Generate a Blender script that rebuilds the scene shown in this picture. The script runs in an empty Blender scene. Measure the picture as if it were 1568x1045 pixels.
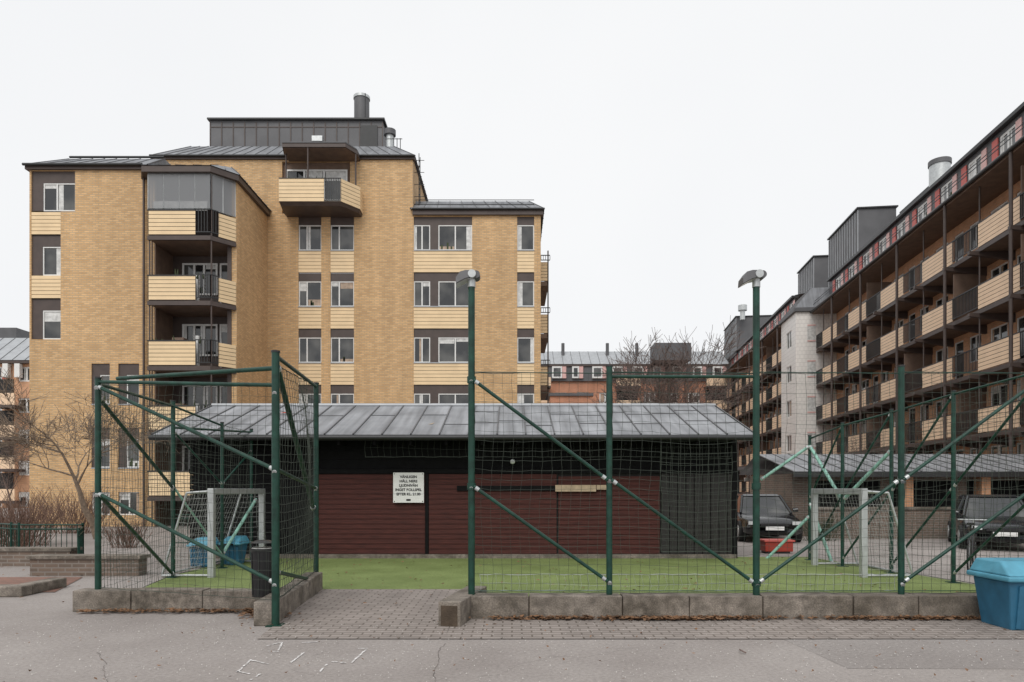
import bpy, math, random
from mathutils import Vector, Matrix
random.seed(7)
SC=bpy.context.scene
CAMH=1.6
def X(px,d): return (px-784)*d/1045.0
def Z(py,d): return CAMH+(750-py)*d/1045.0

# ------------------------------------------------------------------ materials
MATS={}
def newmat(name):
    m=bpy.data.materials.new(name); m.use_nodes=True
    nt=m.node_tree; b=nt.nodes['Principled BSDF']
    MATS[name]=m
    return m,nt,b
def N(nt,t,**kw):
    n=nt.nodes.new(t)
    for k,v in kw.items(): setattr(n,k,v)
    return n
def c4(c): return (c[0],c[1],c[2],1)
def simple(name,col,rough=.6,metal=0,var=.15,scale=3.0,bump=0.0,bscale=40,spec=.5,coord='Object',streak=0):
    m,nt,b=newmat(name)
    tc=N(nt,'ShaderNodeTexCoord')
    no=N(nt,'ShaderNodeTexNoise'); no.inputs['Scale'].default_value=scale; no.inputs['Detail'].default_value=6
    nt.links.new(tc.outputs[coord],no.inputs['Vector'])
    r=N(nt,'ShaderNodeMapRange'); r.inputs[1].default_value=.3; r.inputs[2].default_value=.7
    r.inputs[3].default_value=1-var; r.inputs[4].default_value=1+var
    nt.links.new(no.outputs['Fac'],r.inputs[0])
    last=r
    if streak:
        mp=N(nt,'ShaderNodeMapping'); mp.inputs['Scale'].default_value=(5,.35,1)
        nt.links.new(tc.outputs['UV'],mp.inputs['Vector'])
        n3=N(nt,'ShaderNodeTexNoise'); n3.inputs['Scale'].default_value=1; n3.inputs['Detail'].default_value=5
        nt.links.new(mp.outputs[0],n3.inputs['Vector'])
        r3=N(nt,'ShaderNodeMapRange'); r3.inputs[1].default_value=.3; r3.inputs[2].default_value=.7; r3.inputs[3].default_value=1-streak; r3.inputs[4].default_value=1+streak
        nt.links.new(n3.outputs['Fac'],r3.inputs[0])
        mm=N(nt,'ShaderNodeMath',operation='MULTIPLY'); nt.links.new(r.outputs[0],mm.inputs[0]); nt.links.new(r3.outputs[0],mm.inputs[1]); last=mm
    mx=N(nt,'ShaderNodeVectorMath',operation='SCALE'); mx.inputs[0].default_value=col
    nt.links.new(last.outputs[0],mx.inputs['Scale'])
    nt.links.new(mx.outputs[0],b.inputs['Base Color'])
    b.inputs['Roughness'].default_value=rough; b.inputs['Metallic'].default_value=metal
    b.inputs['Specular IOR Level'].default_value=spec
    if bump>0:
        n2=N(nt,'ShaderNodeTexNoise'); n2.inputs['Scale'].default_value=bscale; n2.inputs['Detail'].default_value=4
        nt.links.new(tc.outputs[coord],n2.inputs['Vector'])
        bp=N(nt,'ShaderNodeBump'); bp.inputs['Strength'].default_value=bump; bp.inputs['Distance'].default_value=.02
        nt.links.new(n2.outputs['Fac'],bp.inputs['Height']); nt.links.new(bp.outputs[0],b.inputs['Normal'])
    return m
def brick(name,c1,c2,mo,bw=.25,bh=.078,ms=.012,var=.12,rough=.85):
    m,nt,b=newmat(name)
    tc=N(nt,'ShaderNodeTexCoord')
    br=N(nt,'ShaderNodeTexBrick'); br.inputs['Scale'].default_value=1
    br.inputs['Color1'].default_value=c4(c1); br.inputs['Color2'].default_value=c4(c2); br.inputs['Mortar'].default_value=c4(mo)
    br.inputs['Brick Width'].default_value=bw; br.inputs['Row Height'].default_value=bh; br.inputs['Mortar Size'].default_value=ms
    br.inputs['Bias'].default_value=-.1
    nt.links.new(tc.outputs['UV'],br.inputs['Vector'])
    no=N(nt,'ShaderNodeTexNoise'); no.inputs['Scale'].default_value=.45; no.inputs['Detail'].default_value=7; no.inputs['Roughness'].default_value=.65
    nt.links.new(tc.outputs['UV'],no.inputs['Vector'])
    mp=N(nt,'ShaderNodeMapping'); mp.inputs['Scale'].default_value=(2.2,.12,1)
    nt.links.new(tc.outputs['UV'],mp.inputs['Vector'])
    n3=N(nt,'ShaderNodeTexNoise'); n3.inputs['Scale'].default_value=1; n3.inputs['Detail'].default_value=4
    nt.links.new(mp.outputs[0],n3.inputs['Vector'])
    ad=N(nt,'ShaderNodeMath',operation='ADD'); nt.links.new(no.outputs['Fac'],ad.inputs[0]); nt.links.new(n3.outputs['Fac'],ad.inputs[1])
    r=N(nt,'ShaderNodeMapRange'); r.inputs[1].default_value=.7; r.inputs[2].default_value=1.3
    r.inputs[3].default_value=1-var; r.inputs[4].default_value=1+var
    nt.links.new(ad.outputs[0],r.inputs[0])
    mx=N(nt,'ShaderNodeVectorMath',operation='SCALE')
    nt.links.new(br.outputs['Color'],mx.inputs[0]); nt.links.new(r.outputs[0],mx.inputs['Scale'])
    nt.links.new(mx.outputs[0],b.inputs['Base Color']); b.inputs['Roughness'].default_value=rough
    bp=N(nt,'ShaderNodeBump'); bp.inputs['Strength'].default_value=.5; bp.inputs['Distance'].default_value=.01; bp.invert=True
    nt.links.new(br.outputs['Fac'],bp.inputs['Height']); nt.links.new(bp.outputs[0],b.inputs['Normal'])
    return m
brick('brick_yellow',(.70,.445,.212),(.50,.295,.125),(.44,.33,.215),ms=.014,var=.13)
brick('brick_orange',(.68,.35,.19),(.54,.265,.135),(.48,.34,.24),var=.13)
brick('brick_red',(.58,.22,.11),(.48,.175,.085),(.42,.3,.23),var=.15)
brick('brick_dark',(.18,.13,.10),(.13,.10,.08),(.22,.19,.165),var=.2)
brick('tile_white',(.80,.77,.73),(.76,.73,.69),(.60,.57,.54),bw=.3,bh=.3,ms=.015,var=.05,rough=.4)
simple('siding',(.80,.605,.365),.55,var=.06,scale=2)
simple('siding_right',(.82,.60,.41),.55,var=.06,scale=2)
simple('brown_metal',(.070,.050,.043),.5,var=.15)
simple('brown_soffit',(.16,.105,.075),.7,var=.2)
simple('black_metal',(.020,.021,.022),.45,var=.2)
simple('frame_white',(.74,.74,.72),.4,var=.05)
simple('curtain',(.60,.60,.58),.25,var=.25,scale=6,spec=.7)
simple('curtain_warm',(.38,.28,.20),.25,var=.3,scale=6,spec=.7)
simple('red_paint',(.52,.10,.08),.5,var=.1)
simple('pink_paint',(.68,.42,.39),.5,var=.1)
simple('zinc',(.20,.208,.222),.55,metal=.1,var=.2,scale=1.3,bump=.15,bscale=6,streak=.22,spec=.35)
simple('zinc_hut',(.245,.252,.265),.6,metal=.05,var=.2,scale=1.1,bump=.2,bscale=5,streak=.28,spec=.3)
simple('zinc_dark',(.105,.105,.11),.55,metal=.1,var=.15,scale=1)
simple('zinc_light',(.38,.395,.41),.45,metal=.2,var=.1,scale=2)
simple('galv',(.50,.52,.52),.4,metal=.5,var=.12,scale=8)
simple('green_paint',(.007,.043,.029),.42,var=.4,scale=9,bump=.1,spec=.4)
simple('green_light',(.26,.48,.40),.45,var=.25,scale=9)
simple('net_dark',(.05,.062,.048),.8,var=.2)
simple('net_light',(.42,.45,.42),.8,var=.2)
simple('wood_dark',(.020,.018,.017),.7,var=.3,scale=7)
simple('wood_black',(.0065,.0065,.007),.8,var=.3,scale=7,spec=.15)
simple('wood_pale',(.44,.34,.23),.7,var=.2,scale=9)
simple('blue_plastic',(.025,.125,.215),.5,var=.2,scale=5)
simple('blue_lid',(.085,.30,.41),.48,var=.18,scale=5)
simple('black_plastic',(.012,.012,.013),.4,var=.2)
simple('car_black',(.010,.011,.013),.15,var=.05,spec=.8)
simple('car_grey',(.02,.022,.026),.18,var=.05,spec=.8)
simple('rubber',(.015,.015,.015),.8)
simple('lamp_red',(.30,.035,.02),.35)
simple('bark',(.22,.165,.12),.9,var=.35,scale=12,bump=.5,bscale=30)
simple('bark_grey',(.15,.11,.095),.9,var=.3,scale=12)
simple('twig',(.19,.115,.085),.9,var=.3,scale=3)
simple('leaf',(.19,.10,.05),.8,var=.5,scale=9)
simple('grit',(.50,.48,.45),.8,var=.3,scale=9)
simple('sign_white',(.76,.76,.74),.4,var=.05)
simple('ink',(.02,.02,.02),.6)
simple('net_white',(.42,.43,.41),.8)
simple('soil',(.08,.058,.04),.95,var=.4,scale=5,bump=.6)
simple('crack',(.15,.13,.118),.95,var=.3)
simple('lens',(.6,.62,.62),.15,var=.1,spec=.9)
simple('hedge',(.045,.06,.025),.9,var=.4,scale=5)
m,nt,b=newmat('glass'); b.inputs['Roughness'].default_value=.06; b.inputs['Specular IOR Level'].default_value=.9
tc=N(nt,'ShaderNodeTexCoord'); no=N(nt,'ShaderNodeTexNoise'); no.inputs['Scale'].default_value=.9; no.inputs['Detail'].default_value=2
nt.links.new(tc.outputs['Object'],no.inputs['Vector'])
cr=N(nt,'ShaderNodeValToRGB'); cr.color_ramp.elements[0].position=.42; cr.color_ramp.elements[1].position=.62
cr.color_ramp.elements[0].color=(.010,.012,.014,1); cr.color_ramp.elements[1].color=(.085,.085,.08,1)
nt.links.new(no.outputs['Fac'],cr.inputs[0]); nt.links.new(cr.outputs[0],b.inputs['Base Color'])
m,nt,b=newmat('glass_balcony'); b.inputs['Base Color'].default_value=(.30,.31,.32,1); b.inputs['Roughness'].default_value=.08; b.inputs['Alpha'].default_value=.6; b.inputs['Specular IOR Level'].default_value=.9
m,nt,b=newmat('wood_red'); tc=N(nt,'ShaderNodeTexCoord'); mp=N(nt,'ShaderNodeMapping'); mp.inputs['Scale'].default_value=(1.0,14,1)
no=N(nt,'ShaderNodeTexNoise'); no.inputs['Scale'].default_value=3; no.inputs['Detail'].default_value=7
nt.links.new(tc.outputs['UV'],mp.inputs[0]); nt.links.new(mp.outputs[0],no.inputs['Vector'])
cr=N(nt,'ShaderNodeValToRGB'); cr.color_ramp.elements[0].position=.3; cr.color_ramp.elements[1].position=.75
cr.color_ramp.elements[0].color=(.038,.012,.010,1); cr.color_ramp.elements[1].color=(.090,.025,.019,1)
nt.links.new(no.outputs['Fac'],cr.inputs[0]); nt.links.new(cr.outputs[0],b.inputs['Base Color']); b.inputs['Roughness'].default_value=.75; b.inputs['Specular IOR Level'].default_value=.3
def groundmat(name,ca,cb,speck=.25,fine=260,bump=.5,cracks=True,big=.35,mid=28,midv=.12):
    m,nt,b=newmat(name); tc=N(nt,'ShaderNodeTexCoord')
    n1=N(nt,'ShaderNodeTexNoise'); n1.inputs['Scale'].default_value=big; n1.inputs['Detail'].default_value=8; n1.inputs['Roughness'].default_value=.62
    n2=N(nt,'ShaderNodeTexNoise'); n2.inputs['Scale'].default_value=fine; n2.inputs['Detail'].default_value=2
    n4=N(nt,'ShaderNodeTexNoise'); n4.inputs['Scale'].default_value=mid; n4.inputs['Detail'].default_value=5
    for n in (n1,n2,n4): nt.links.new(tc.outputs['Object'],n.inputs['Vector'])
    cr=N(nt,'ShaderNodeValToRGB'); cr.color_ramp.elements[0].position=.35; cr.color_ramp.elements[1].position=.65
    cr.color_ramp.elements[0].color=c4(ca); cr.color_ramp.elements[1].color=c4(cb)
    nt.links.new(n1.outputs['Fac'],cr.inputs[0])
    r=N(nt,'ShaderNodeMapRange'); r.inputs[1].default_value=.3; r.inputs[2].default_value=.7; r.inputs[3].default_value=1-speck; r.inputs[4].default_value=1+speck
    nt.links.new(n2.outputs['Fac'],r.inputs[0])
    r2=N(nt,'ShaderNodeMapRange'); r2.inputs[1].default_value=.3; r2.inputs[2].default_value=.7; r2.inputs[3].default_value=1-midv; r2.inputs[4].default_value=1+midv
    nt.links.new(n4.outputs['Fac'],r2.inputs[0])
    mu=N(nt,'ShaderNodeMath',operation='MULTIPLY'); nt.links.new(r.outputs[0],mu.inputs[0]); nt.links.new(r2.outputs[0],mu.inputs[1])
    last=mu
    if cracks:
        vo=N(nt,'ShaderNodeTexVoronoi',feature='DISTANCE_TO_EDGE'); vo.inputs['Scale'].default_value=.22
        nd=N(nt,'ShaderNodeTexNoise'); nd.inputs['Scale'].default_value=2.2; nd.inputs['Detail'].default_value=5
        nt.links.new(tc.outputs['Object'],nd.inputs['Vector'])
        va=N(nt,'ShaderNodeVectorMath',operation='MULTIPLY_ADD'); va.inputs[1].default_value=(.9,.9,0)
        nt.links.new(nd.outputs['Color'],va.inputs[0]); nt.links.new(tc.outputs['Object'],va.inputs[2])
        nt.links.new(va.outputs[0],vo.inputs['Vector'])
        rc=N(nt,'ShaderNodeMapRange'); rc.inputs[1].default_value=.0; rc.inputs[2].default_value=.003; rc.inputs[3].default_value=.82; rc.inputs[4].default_value=1
        nt.links.new(vo.outputs['Distance'],rc.inputs[0])
        m2=N(nt,'ShaderNodeMath',operation='MULTIPLY'); nt.links.new(mu.outputs[0],m2.inputs[0]); nt.links.new(rc.outputs[0],m2.inputs[1]); last=m2
    mx=N(nt,'ShaderNodeVectorMath',operation='SCALE'); nt.links.new(cr.outputs[0],mx.inputs[0]); nt.links.new(last.outputs[0],mx.inputs['Scale'])
    nt.links.new(mx.outputs[0],b.inputs['Base Color']); b.inputs['Roughness'].default_value=.85
    bp=N(nt,'ShaderNodeBump'); bp.inputs['Strength'].default_value=bump; bp.inputs['Distance'].default_value=.006
    nt.links.new(n2.outputs['Fac'],bp.inputs['Height']); nt.links.new(bp.outputs[0],b.inputs['Normal'])
groundmat('asphalt',(.255,.226,.210),(.350,.318,.298),speck=.34,midv=.16)
groundmat('asphalt_patch',(.235,.211,.198),(.305,.278,.262),speck=.34,cracks=False,midv=.16)
groundmat('turf',(.130,.172,.046),(.195,.250,.080),speck=.45,fine=70,bump=1,cracks=False,big=1.1,midv=.2)
groundmat('stone',(.105,.088,.068),(.225,.195,.165),speck=.3,fine=60,bump=.8,cracks=False,big=2.2,mid=9,midv=.3)
groundmat('chalk',(.50,.48,.46),(.72,.70,.69),speck=.4,fine=40,cracks=False,big=6)
brick('pavers',(.30,.262,.238),(.235,.203,.183),(.13,.108,.09),bw=.22,bh=.11,ms=.010,var=.16,rough=.9)
brick('pavers_red',(.27,.145,.11),(.21,.11,.082),(.14,.10,.08),bw=.22,bh=.11,ms=.010,var=.15,rough=.9)

# ------------------------------------------------------------------ builder
class O:
    def __init__(s,name): s.name=name; s.p={}; s.M=Matrix.Identity(4); s.bev={}
    def _p(s,k):
        if k not in s.p: s.p[k]=([],[],[],[])
        return s.p[k]
    def mesh(s,k,vs,fs,smooth=False):
        v,f,u,sm=s._p(k); o=len(v)
        vs=[Vector(a) for a in vs]
        for a in vs: v.append(s.M@a)
        for fc in fs:
            pts=[vs[i] for i in fc]
            n=Vector((0,0,0))
            for i in range(len(pts)):
                a=pts[i]; b=pts[(i+1)%len(pts)]
                n+=Vector(((a.y-b.y)*(a.z+b.z),(a.z-b.z)*(a.x+b.x),(a.x-b.x)*(a.y+b.y)))
            if n.length>1e-12: n.normalize()
            if abs(n.z)>.95: uv=[(q.x,q.y) for q in pts]
            else:
                t=Vector((-n.y,n.x,0)); t.normalize()
                if abs(t.x)>=abs(t.y) and t.x<0 or abs(t.y)>abs(t.x) and t.y<0: t=-t
                w=n.cross(t)
                if w.z<0: w=-w
                uv=[(q.dot(t),q.dot(w)) for q in pts]
            f.append([i+o for i in fc]); u.append(uv); sm.append(smooth)
    def quad(s,k,*pts): s.mesh(k,pts,[list(range(len(pts)))])
    def box(s,k,x0,x1,y0,y1,z0,z1):
        s.mesh(k,[(x0,y0,z0),(x1,y0,z0),(x1,y1,z0),(x0,y1,z0),(x0,y0,z1),(x1,y0,z1),(x1,y1,z1),(x0,y1,z1)],
          [[0,1,5,4],[1,2,6,5],[2,3,7,6],[3,0,4,7],[4,5,6,7],[3,2,1,0]])
    def hexa(s,k,b,t):
        s.mesh(k,list(b)+list(t),[[0,1,5,4],[1,2,6,5],[2,3,7,6],[3,0,4,7],[4,5,6,7],[3,2,1,0]])
    def seg(s,k,p0,p1,th,z0,z1,off=0):
        a=Vector((p0[0],p0[1],0)); b=Vector((p1[0],p1[1],0)); d=(b-a).normalized(); n=Vector((-d.y,d.x,0))
        q=[a+n*off,b+n*off,b+n*(off+th),a+n*(off+th)]
        s.hexa(k,[(c.x,c.y,z0) for c in q],[(c.x,c.y,z1) for c in q])
    def prism(s,k,pts,z0,z1):
        n=len(pts)
        s.mesh(k,[(p[0],p[1],z0) for p in pts]+[(p[0],p[1],z1) for p in pts],
           [[i,(i+1)%n,n+(i+1)%n,n+i] for i in range(n)]+[list(range(n,2*n)),list(range(n-1,-1,-1))])
    def tube(s,k,p0,p1,r,n=8,r1=None,caps=True):
        p0=Vector(p0);p1=Vector(p1)
        if r1 is None: r1=r
        d=(p1-p0)
        if d.length<1e-6: return
        d.normalize(); a=d.orthogonal().normalized() if abs(d.z)<.99 else Vector((1,0,0))
        a=(a-d*a.dot(d)).normalized(); b=d.cross(a)
        vs=[]
        for (c,rr) in ((p0,r),(p1,r1)):
            for i in range(n):
                t=2*math.pi*i/n; vs.append(c+a*(rr*math.cos(t))+b*(rr*math.sin(t)))
        s.mesh(k,vs,[[i,(i+1)%n,n+(i+1)%n,n+i] for i in range(n)],smooth=n>5)
        if caps: s.mesh(k,vs,[list(range(n,2*n)),list(range(n-1,-1,-1))])
    def poly(s,k,pts,r,n=3):
        pts=[Vector(p) for p in pts]; vs=[]
        for i,c in enumerate(pts):
            d=(pts[min(i+1,len(pts)-1)]-pts[max(i-1,0)]).normalized()
            a=Vector((0,0,1)) if abs(d.z)<.8 else Vector((1,0,0)); a=(a-d*a.dot(d)).normalized(); b=d.cross(a)
            rr=r[i] if isinstance(r,list) else r
            for j in range(n):
                t=2*math.pi*j/n; vs.append(c+a*(rr*math.cos(t))+b*(rr*math.sin(t)))
        s.mesh(k,vs,[[i*n+j,i*n+(j+1)%n,(i+1)*n+(j+1)%n,(i+1)*n+j] for i in range(len(pts)-1) for j in range(n)],smooth=True)
    def done(s):
        allv=[v for k in s.p for v in s.p[k][0]]
        cx=sum(v.x for v in allv)/len(allv); cy=sum(v.y for v in allv)/len(allv); cz=min(v.z for v in allv)
        org=Vector((cx,cy,cz)); keys=list(s.p)
        single=len(keys)==1
        par=None
        if not single:
            par=bpy.data.objects.new(s.name,None); par.location=org; par.empty_display_size=.3; SC.collection.objects.link(par)
        for k in keys:
            pn,mt=k.split(':'); v,f,u,sm=s.p[k]
            me=bpy.data.meshes.new(pn); me.from_pydata([tuple(a-org) for a in v],[],f)
            me.polygons.foreach_set('use_smooth',sm)
            uv=me.uv_layers.new(name='UVMap'); flat=[c for fu in u for q in fu for c in q]; uv.data.foreach_set('uv',flat)
            me.materials.append(MATS[mt]); me.update()
            ob=bpy.data.objects.new(s.name if single else pn,me); SC.collection.objects.link(ob)
            if single: ob.location=org
            else: ob.parent=par
            if k in s.bev:
                bm=ob.modifiers.new('bevel','BEVEL'); bm.width=s.bev[k]; bm.segments=2; bm.limit_method='ANGLE'
        return par
def wall(o,k,x0,x1,z0,z1,y,ops,dep=.14):
    xs=sorted(set([x0,x1]+[v for a in ops for v in a[:2]])); zs=sorted(set([z0,z1]+[v for a in ops for v in a[2:]]))
    for j in range(len(zs)-1):
        run=None
        for i in range(len(xs)):
            solid=False
            if i<len(xs)-1:
                mx=(xs[i]+xs[i+1])/2; mz=(zs[j]+zs[j+1])/2
                solid=x0<mx<x1 and z0<mz<z1 and not any(a[0]<mx<a[1] and a[2]<mz<a[3] for a in ops)
            if solid and run is None: run=xs[i]
            if not solid and run is not None:
                o.quad(k,(run,y,zs[j]),(xs[i],y,zs[j]),(xs[i],y,zs[j+1]),(run,y,zs[j+1])); run=None
    for a in ops:
        A,B,C,D=a
        o.quad(k,(A,y,C),(A,y+dep,C),(A,y+dep,D),(A,y,D)); o.quad(k,(B,y,C),(B,y+dep,C),(B,y+dep,D),(B,y,D))
        o.quad(k,(A,y,D),(B,y,D),(B,y+dep,D),(A,y+dep,D)); o.quad(k,(A,y,C),(B,y,C),(B,y+dep,C),(A,y+dep,C))
def window(o,x0,x1,z0,z1,y,splits=(),frame='frames:frame_white',fw=.05,pc=.6):
    xs=[x0]+[x0+(x1-x0)*t for t in splits]+[x1]
    o.box(frame,x0,x1,y-.05,y,z0,z0+fw); o.box(frame,x0,x1,y-.05,y,z1-fw,z1)
    for i,xx in enumerate(xs):
        a=xx if i==0 else (xx-fw if i==len(xs)-1 else xx-fw*.6); bb=a+(fw if i in(0,len(xs)-1) else fw*1.2)
        o.box(frame,a,bb,y-.048,y,z0+fw,z1-fw)
    o.quad('glazing:glass',(x0,y-.012,z0),(x1,y-.012,z0),(x1,y-.012,z1),(x0,y-.012,z1))
    for i in range(len(xs)-1):
        if random.random()<pc:
            a=xs[i]+fw;b=xs[i+1]-fw;w=b-a
            if w<.12: continue
            k='curtains:curtain' if random.random()<.8 else 'blinds:curtain_warm'
            t=random.random()
            if t<.5:
                ww=w*random.uniform(.18,.4)
                if random.random()<.5: o.box(k,a,a+ww,y-.018,y-.014,z0+fw,z1-fw)
                else: o.box(k,b-ww,b,y-.018,y-.014,z0+fw,z1-fw)
            elif t<.75: o.box(k,a,b,y-.018,y-.014,z1-fw-(z1-z0)*random.uniform(.12,.35),z1-fw)
            elif t<.82: o.box(k,a,b,y-.018,y-.014,z0+fw,z1-fw)
            else:
                o.box(k,a,b,y-.018,y-.014,z0+fw,z0+fw+(z1-z0)*random.uniform(.08,.25))
                for q in range(3):
                    cx=random.uniform(a+.04,b-.04); o.box('potted_plants:hedge',cx-.04,cx+.04,y-.024,y-.019,z0+fw,z0+fw+random.uniform(.12,.35))
def slats(o,x0,x1,z0,z1,y,k='siding_panels:siding',n=6,back='window_surrounds:brown_metal'):
    h=(z1-z0)/n; g=.022
    for i in range(n): o.box(k,x0,x1,y-.02,y+.03,z0+i*h+g,z0+(i+1)*h)
    o.box(back,x0+.004,x1-.004,y+.012,y+.04,z0+.002,z1-.002)
def segslats(o,p0,p1,z0,z1,k='siding_panels:siding',n=6):
    h=(z1-z0)/n; g=.024
    for i in range(n): o.seg(k,p0,p1,.03,z0+i*h+g,z0+(i+1)*h)
    o.seg('balcony_backing:brown_metal',p0,p1,.02,z0+.004,z1-.004,off=.014)
def segrail(o,p0,p1,z0,z1,k='balcony_railings:black_metal',sp=.11):
    a=Vector((p0[0],p0[1],0));b=Vector((p1[0],p1[1],0)); L=(b-a).length; n=max(2,int(L/sp))
    o.seg(k,p0,p1,.04,z1-.04,z1); o.seg(k,p0,p1,.04,z0+.06,z0+.10)
    for i in range(n+1):
        c=a.lerp(b,i/n); o.box(k,c.x-.013,c.x+.013,c.y+.005,c.y+.03,z0+.1,z1-.04)
def slope(o,k,a,b,c,d,rib='seams:zinc_dark',sp=.6,r=.018):
    a,b,c,d=[Vector(q) for q in (a,b,c,d)]
    o.quad(k,a,b,c,d)
    L=(b-a).length; n=max(1,int(L/sp)); nrm=(b-a).cross(d-a).normalized()
    if nrm.z<0: nrm=-nrm
    for i in range(n+1):
        t=i/n; p=a.lerp(b,t)+nrm*.012; q=d.lerp(c,t)+nrm*.012
        o.tube(rib,p,q,r,n=4,caps=False)
def frust(o,k,x0,x1,y0,y1,z0,ix0,ix1,iy0,iy1,z1,sp=.6):
    slope(o,k,(x0,y0,z0),(x1,y0,z0),(ix1,iy0,z1),(ix0,iy0,z1),sp=sp)
    slope(o,k,(x1,y0,z0),(x1,y1,z0),(ix1,iy1,z1),(ix1,iy0,z1),sp=sp)
    slope(o,k,(x0,y1,z0),(x0,y0,z0),(ix0,iy0,z1),(ix0,iy1,z1),sp=sp)
    o.quad(k,(x0,y1,z0),(x1,y1,z0),(ix1,iy1,z1),(ix0,iy1,z1))
    o.quad(k,(ix0,iy0,z1),(ix1,iy0,z1),(ix1,iy1,z1),(ix0,iy1,z1))

# ------------------------------------------------------------------ yellow apartment block
PER=2.76
b=O('yellow_brick_apartment_building')
W='walls:brick_yellow'; BR='window_surrounds:brown_metal'
def strip(x0,x1,zt,nf,y,splits,hd=.40,wn=1.24,sd=1.03,last=True,post=None):
    z=zt
    for i in range(nf):
        b.box(BR,x0,x1,y+.06,y+.12,z-hd,z)
        if post is None: window(b,x0,x1,z-hd-wn,z-hd,y+.12,splits,pc=.7)
        else:
            A,B=post
            window(b,x0,A,z-hd-wn,z-hd,y+.12,(.5,),pc=.7); b.box(BR,A,B,y+.05,y+.12,z-hd-wn,z-hd); window(b,B,x1,z-hd-wn,z-hd,y+.12,(.5,),pc=.8)
        b.box('sills:zinc_light',x0,x1,y-.03,y+.1,z-hd-wn-.045,z-hd-wn)
        if i<nf-1 or last: slats(b,x0,x1,z-PER+.01,z-hd-wn-.05,y+.03,n=6)
        z-=PER
dA=29.5; xa0,xa1=-20.86,-15.98; eA=15.55
xc=-19.51
opsA=[(-20.78,-18.89,13.61,15.38),(-20.78,xc,12.62,13.61),(-20.78,xc,12.62-PER,12.62),(-20.78,xc,12.62-PER-1.77,12.62-PER)]
for (p,q) in ((140,168),(181,213)):
    x0,x1=X(p,dA),X(q,dA)
    opsA+= [(x0,x1,5.3,7.05),(x0,x1,2.55,4.27),(x0,x1,.5,1.5)]
wall(b,W,xa0,xa1,0,eA,dA,opsA)
b.box(BR,-20.78,-18.89,dA+.06,dA+.12,14.87,15.38); b.box(BR,-20.78,X(65,dA),dA+.05,dA+.12,13.66,14.87)
window(b,X(65,dA),-18.89,13.66,14.87,dA+.12,(.42,))
slats(b,-20.78,xc,12.62,13.6,dA+.03)
z=12.62
for i in range(2):
    b.box(BR,-20.78,xc,dA+.06,dA+.12,z-.5,z); b.box(BR,-20.78,X(64,dA),dA+.05,dA+.12,z-1.75,z-.5)
    window(b,X(64,dA),xc,z-1.75,z-.5,dA+.12,(),pc=1)
    if i==0: slats(b,-20.78,xc,z-PER,z-1.77,dA+.03)
    z-=PER
for (p,q) in ((140,168),(181,213)):
    x0,x1=X(p,dA),X(q,dA)
    for (lo,hi) in ((5.3,7.05),(2.55,4.27)):
        b.box(BR,x0,x1,dA+.05,dA+.12,hi-.48,hi); b.box(BR,x0,x0+.33,dA+.04,dA+.12,lo,hi-.48); window(b,x0+.33,x1,lo,hi-.48,dA+.12)
        b.box('sills:zinc_light',x0,x1,dA-.03,dA+.1,lo-.045,lo)
    window(b,x0,x1,.5,1.5,dA+.12,(.5,))
b.quad(W,(xa0,dA,0),(xa0,46,0),(xa0,46,eA),(xa0,dA,eA))
dB=28.85; xb1=-12.0; zr=31.0
b.quad('recess_walls:brown_metal',(-15.5,zr,0),(xb1,zr,0),(xb1,zr,eA),(-15.5,zr,eA))
b.box(W,xa1-.001,-15.45,dA-.001,zr,0,eA-.4)
b.box('recess_cheek:brown_soffit',-15.45,-15.40,dA,zr-.002,0,eA-.4)
b.box(W,xb1-.22,xb1,29.75,33.5,0,15.3)
b.box('recess_post:brown_metal',xb1-.40,xb1-.22,29.72,29.9,0,15.2)
for i in range(6):
    zt=13.42-i*PER; zf=zt-1.0
    split=X(299,dB)
    if zf<0.0: break
    segslats(b,(-15.4,dB),(split,dB),zf-.05,zt-.03,n=6)
    b.seg('balcony_caps:black_metal',(-15.42,dB-.02),(split,dB-.02),.08,zt-.03,zt+.02)
    segrail(b,(split,dB),(-12.76,dB),zf,zt+.06)
    mid=(-12.52,29.13); segrail(b,(-12.76,dB),mid,zf,zt+.06)
    segslats(b,mid,(-12.02,29.72),zf-.05,zt-.03,n=6)
    segslats(b,(-15.4,29.4),(-15.4,dB),zf-.05,zt-.03,n=6)
    b.prism('balcony_slabs:brown_soffit',[(-15.38,dB+.05),(-12.78,dB+.05),(-12.05,29.74),(-12.25,zr),(-15.38,zr)],zf-.22,zf-.06)
    b.prism('balcony_edges:brown_metal',[(-15.42,dB-.01),(-12.75,dB-.01),(-12.0,29.70),(-12.1,29.8),(-12.8,dB+.1),(-15.42,dB+.1)],zf-.26,zf-.08)
    if i>0:
        window(b,-14.95,-13.35,zf+.75,zf+2.2,zr-.02,(.34,.62),pc=.5,fw=.08)
        window(b,-13.25,-12.4,zf+.05,zf+2.2,zr-.02,(),pc=.7,fw=.08)
    b.tube('balcony_posts:brown_metal',(-15.36,dB+.08,zf-.2),(-15.36,dB+.08,zf+PER-.25),.035,6)
    b.tube('balcony_posts:brown_metal',(-12.74,dB+.08,zf-.2),(-12.74,dB+.08,zf+PER-.25),.035,6)
    if i in (1,2,3):
        b.box('balcony_clutter:brown_soffit',-14.6,-14.1,29.3,29.7,zf,zf+random.uniform(1.05,1.25))
        b.tube('balcony_clutter_b:curtain',(-13.5,29.3,zf),(-13.5,29.3,zf+random.uniform(1.1,1.35)),.09,8)
        for q in range(5):
            cx=random.uniform(-15.2,-13); b.tube('balcony_plants:hedge',(cx,29.0,zf+.9),(cx+random.uniform(-.1,.1),29.0,zf+random.uniform(1.1,1.35)),.05,5,.01)
zt=13.46
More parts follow.
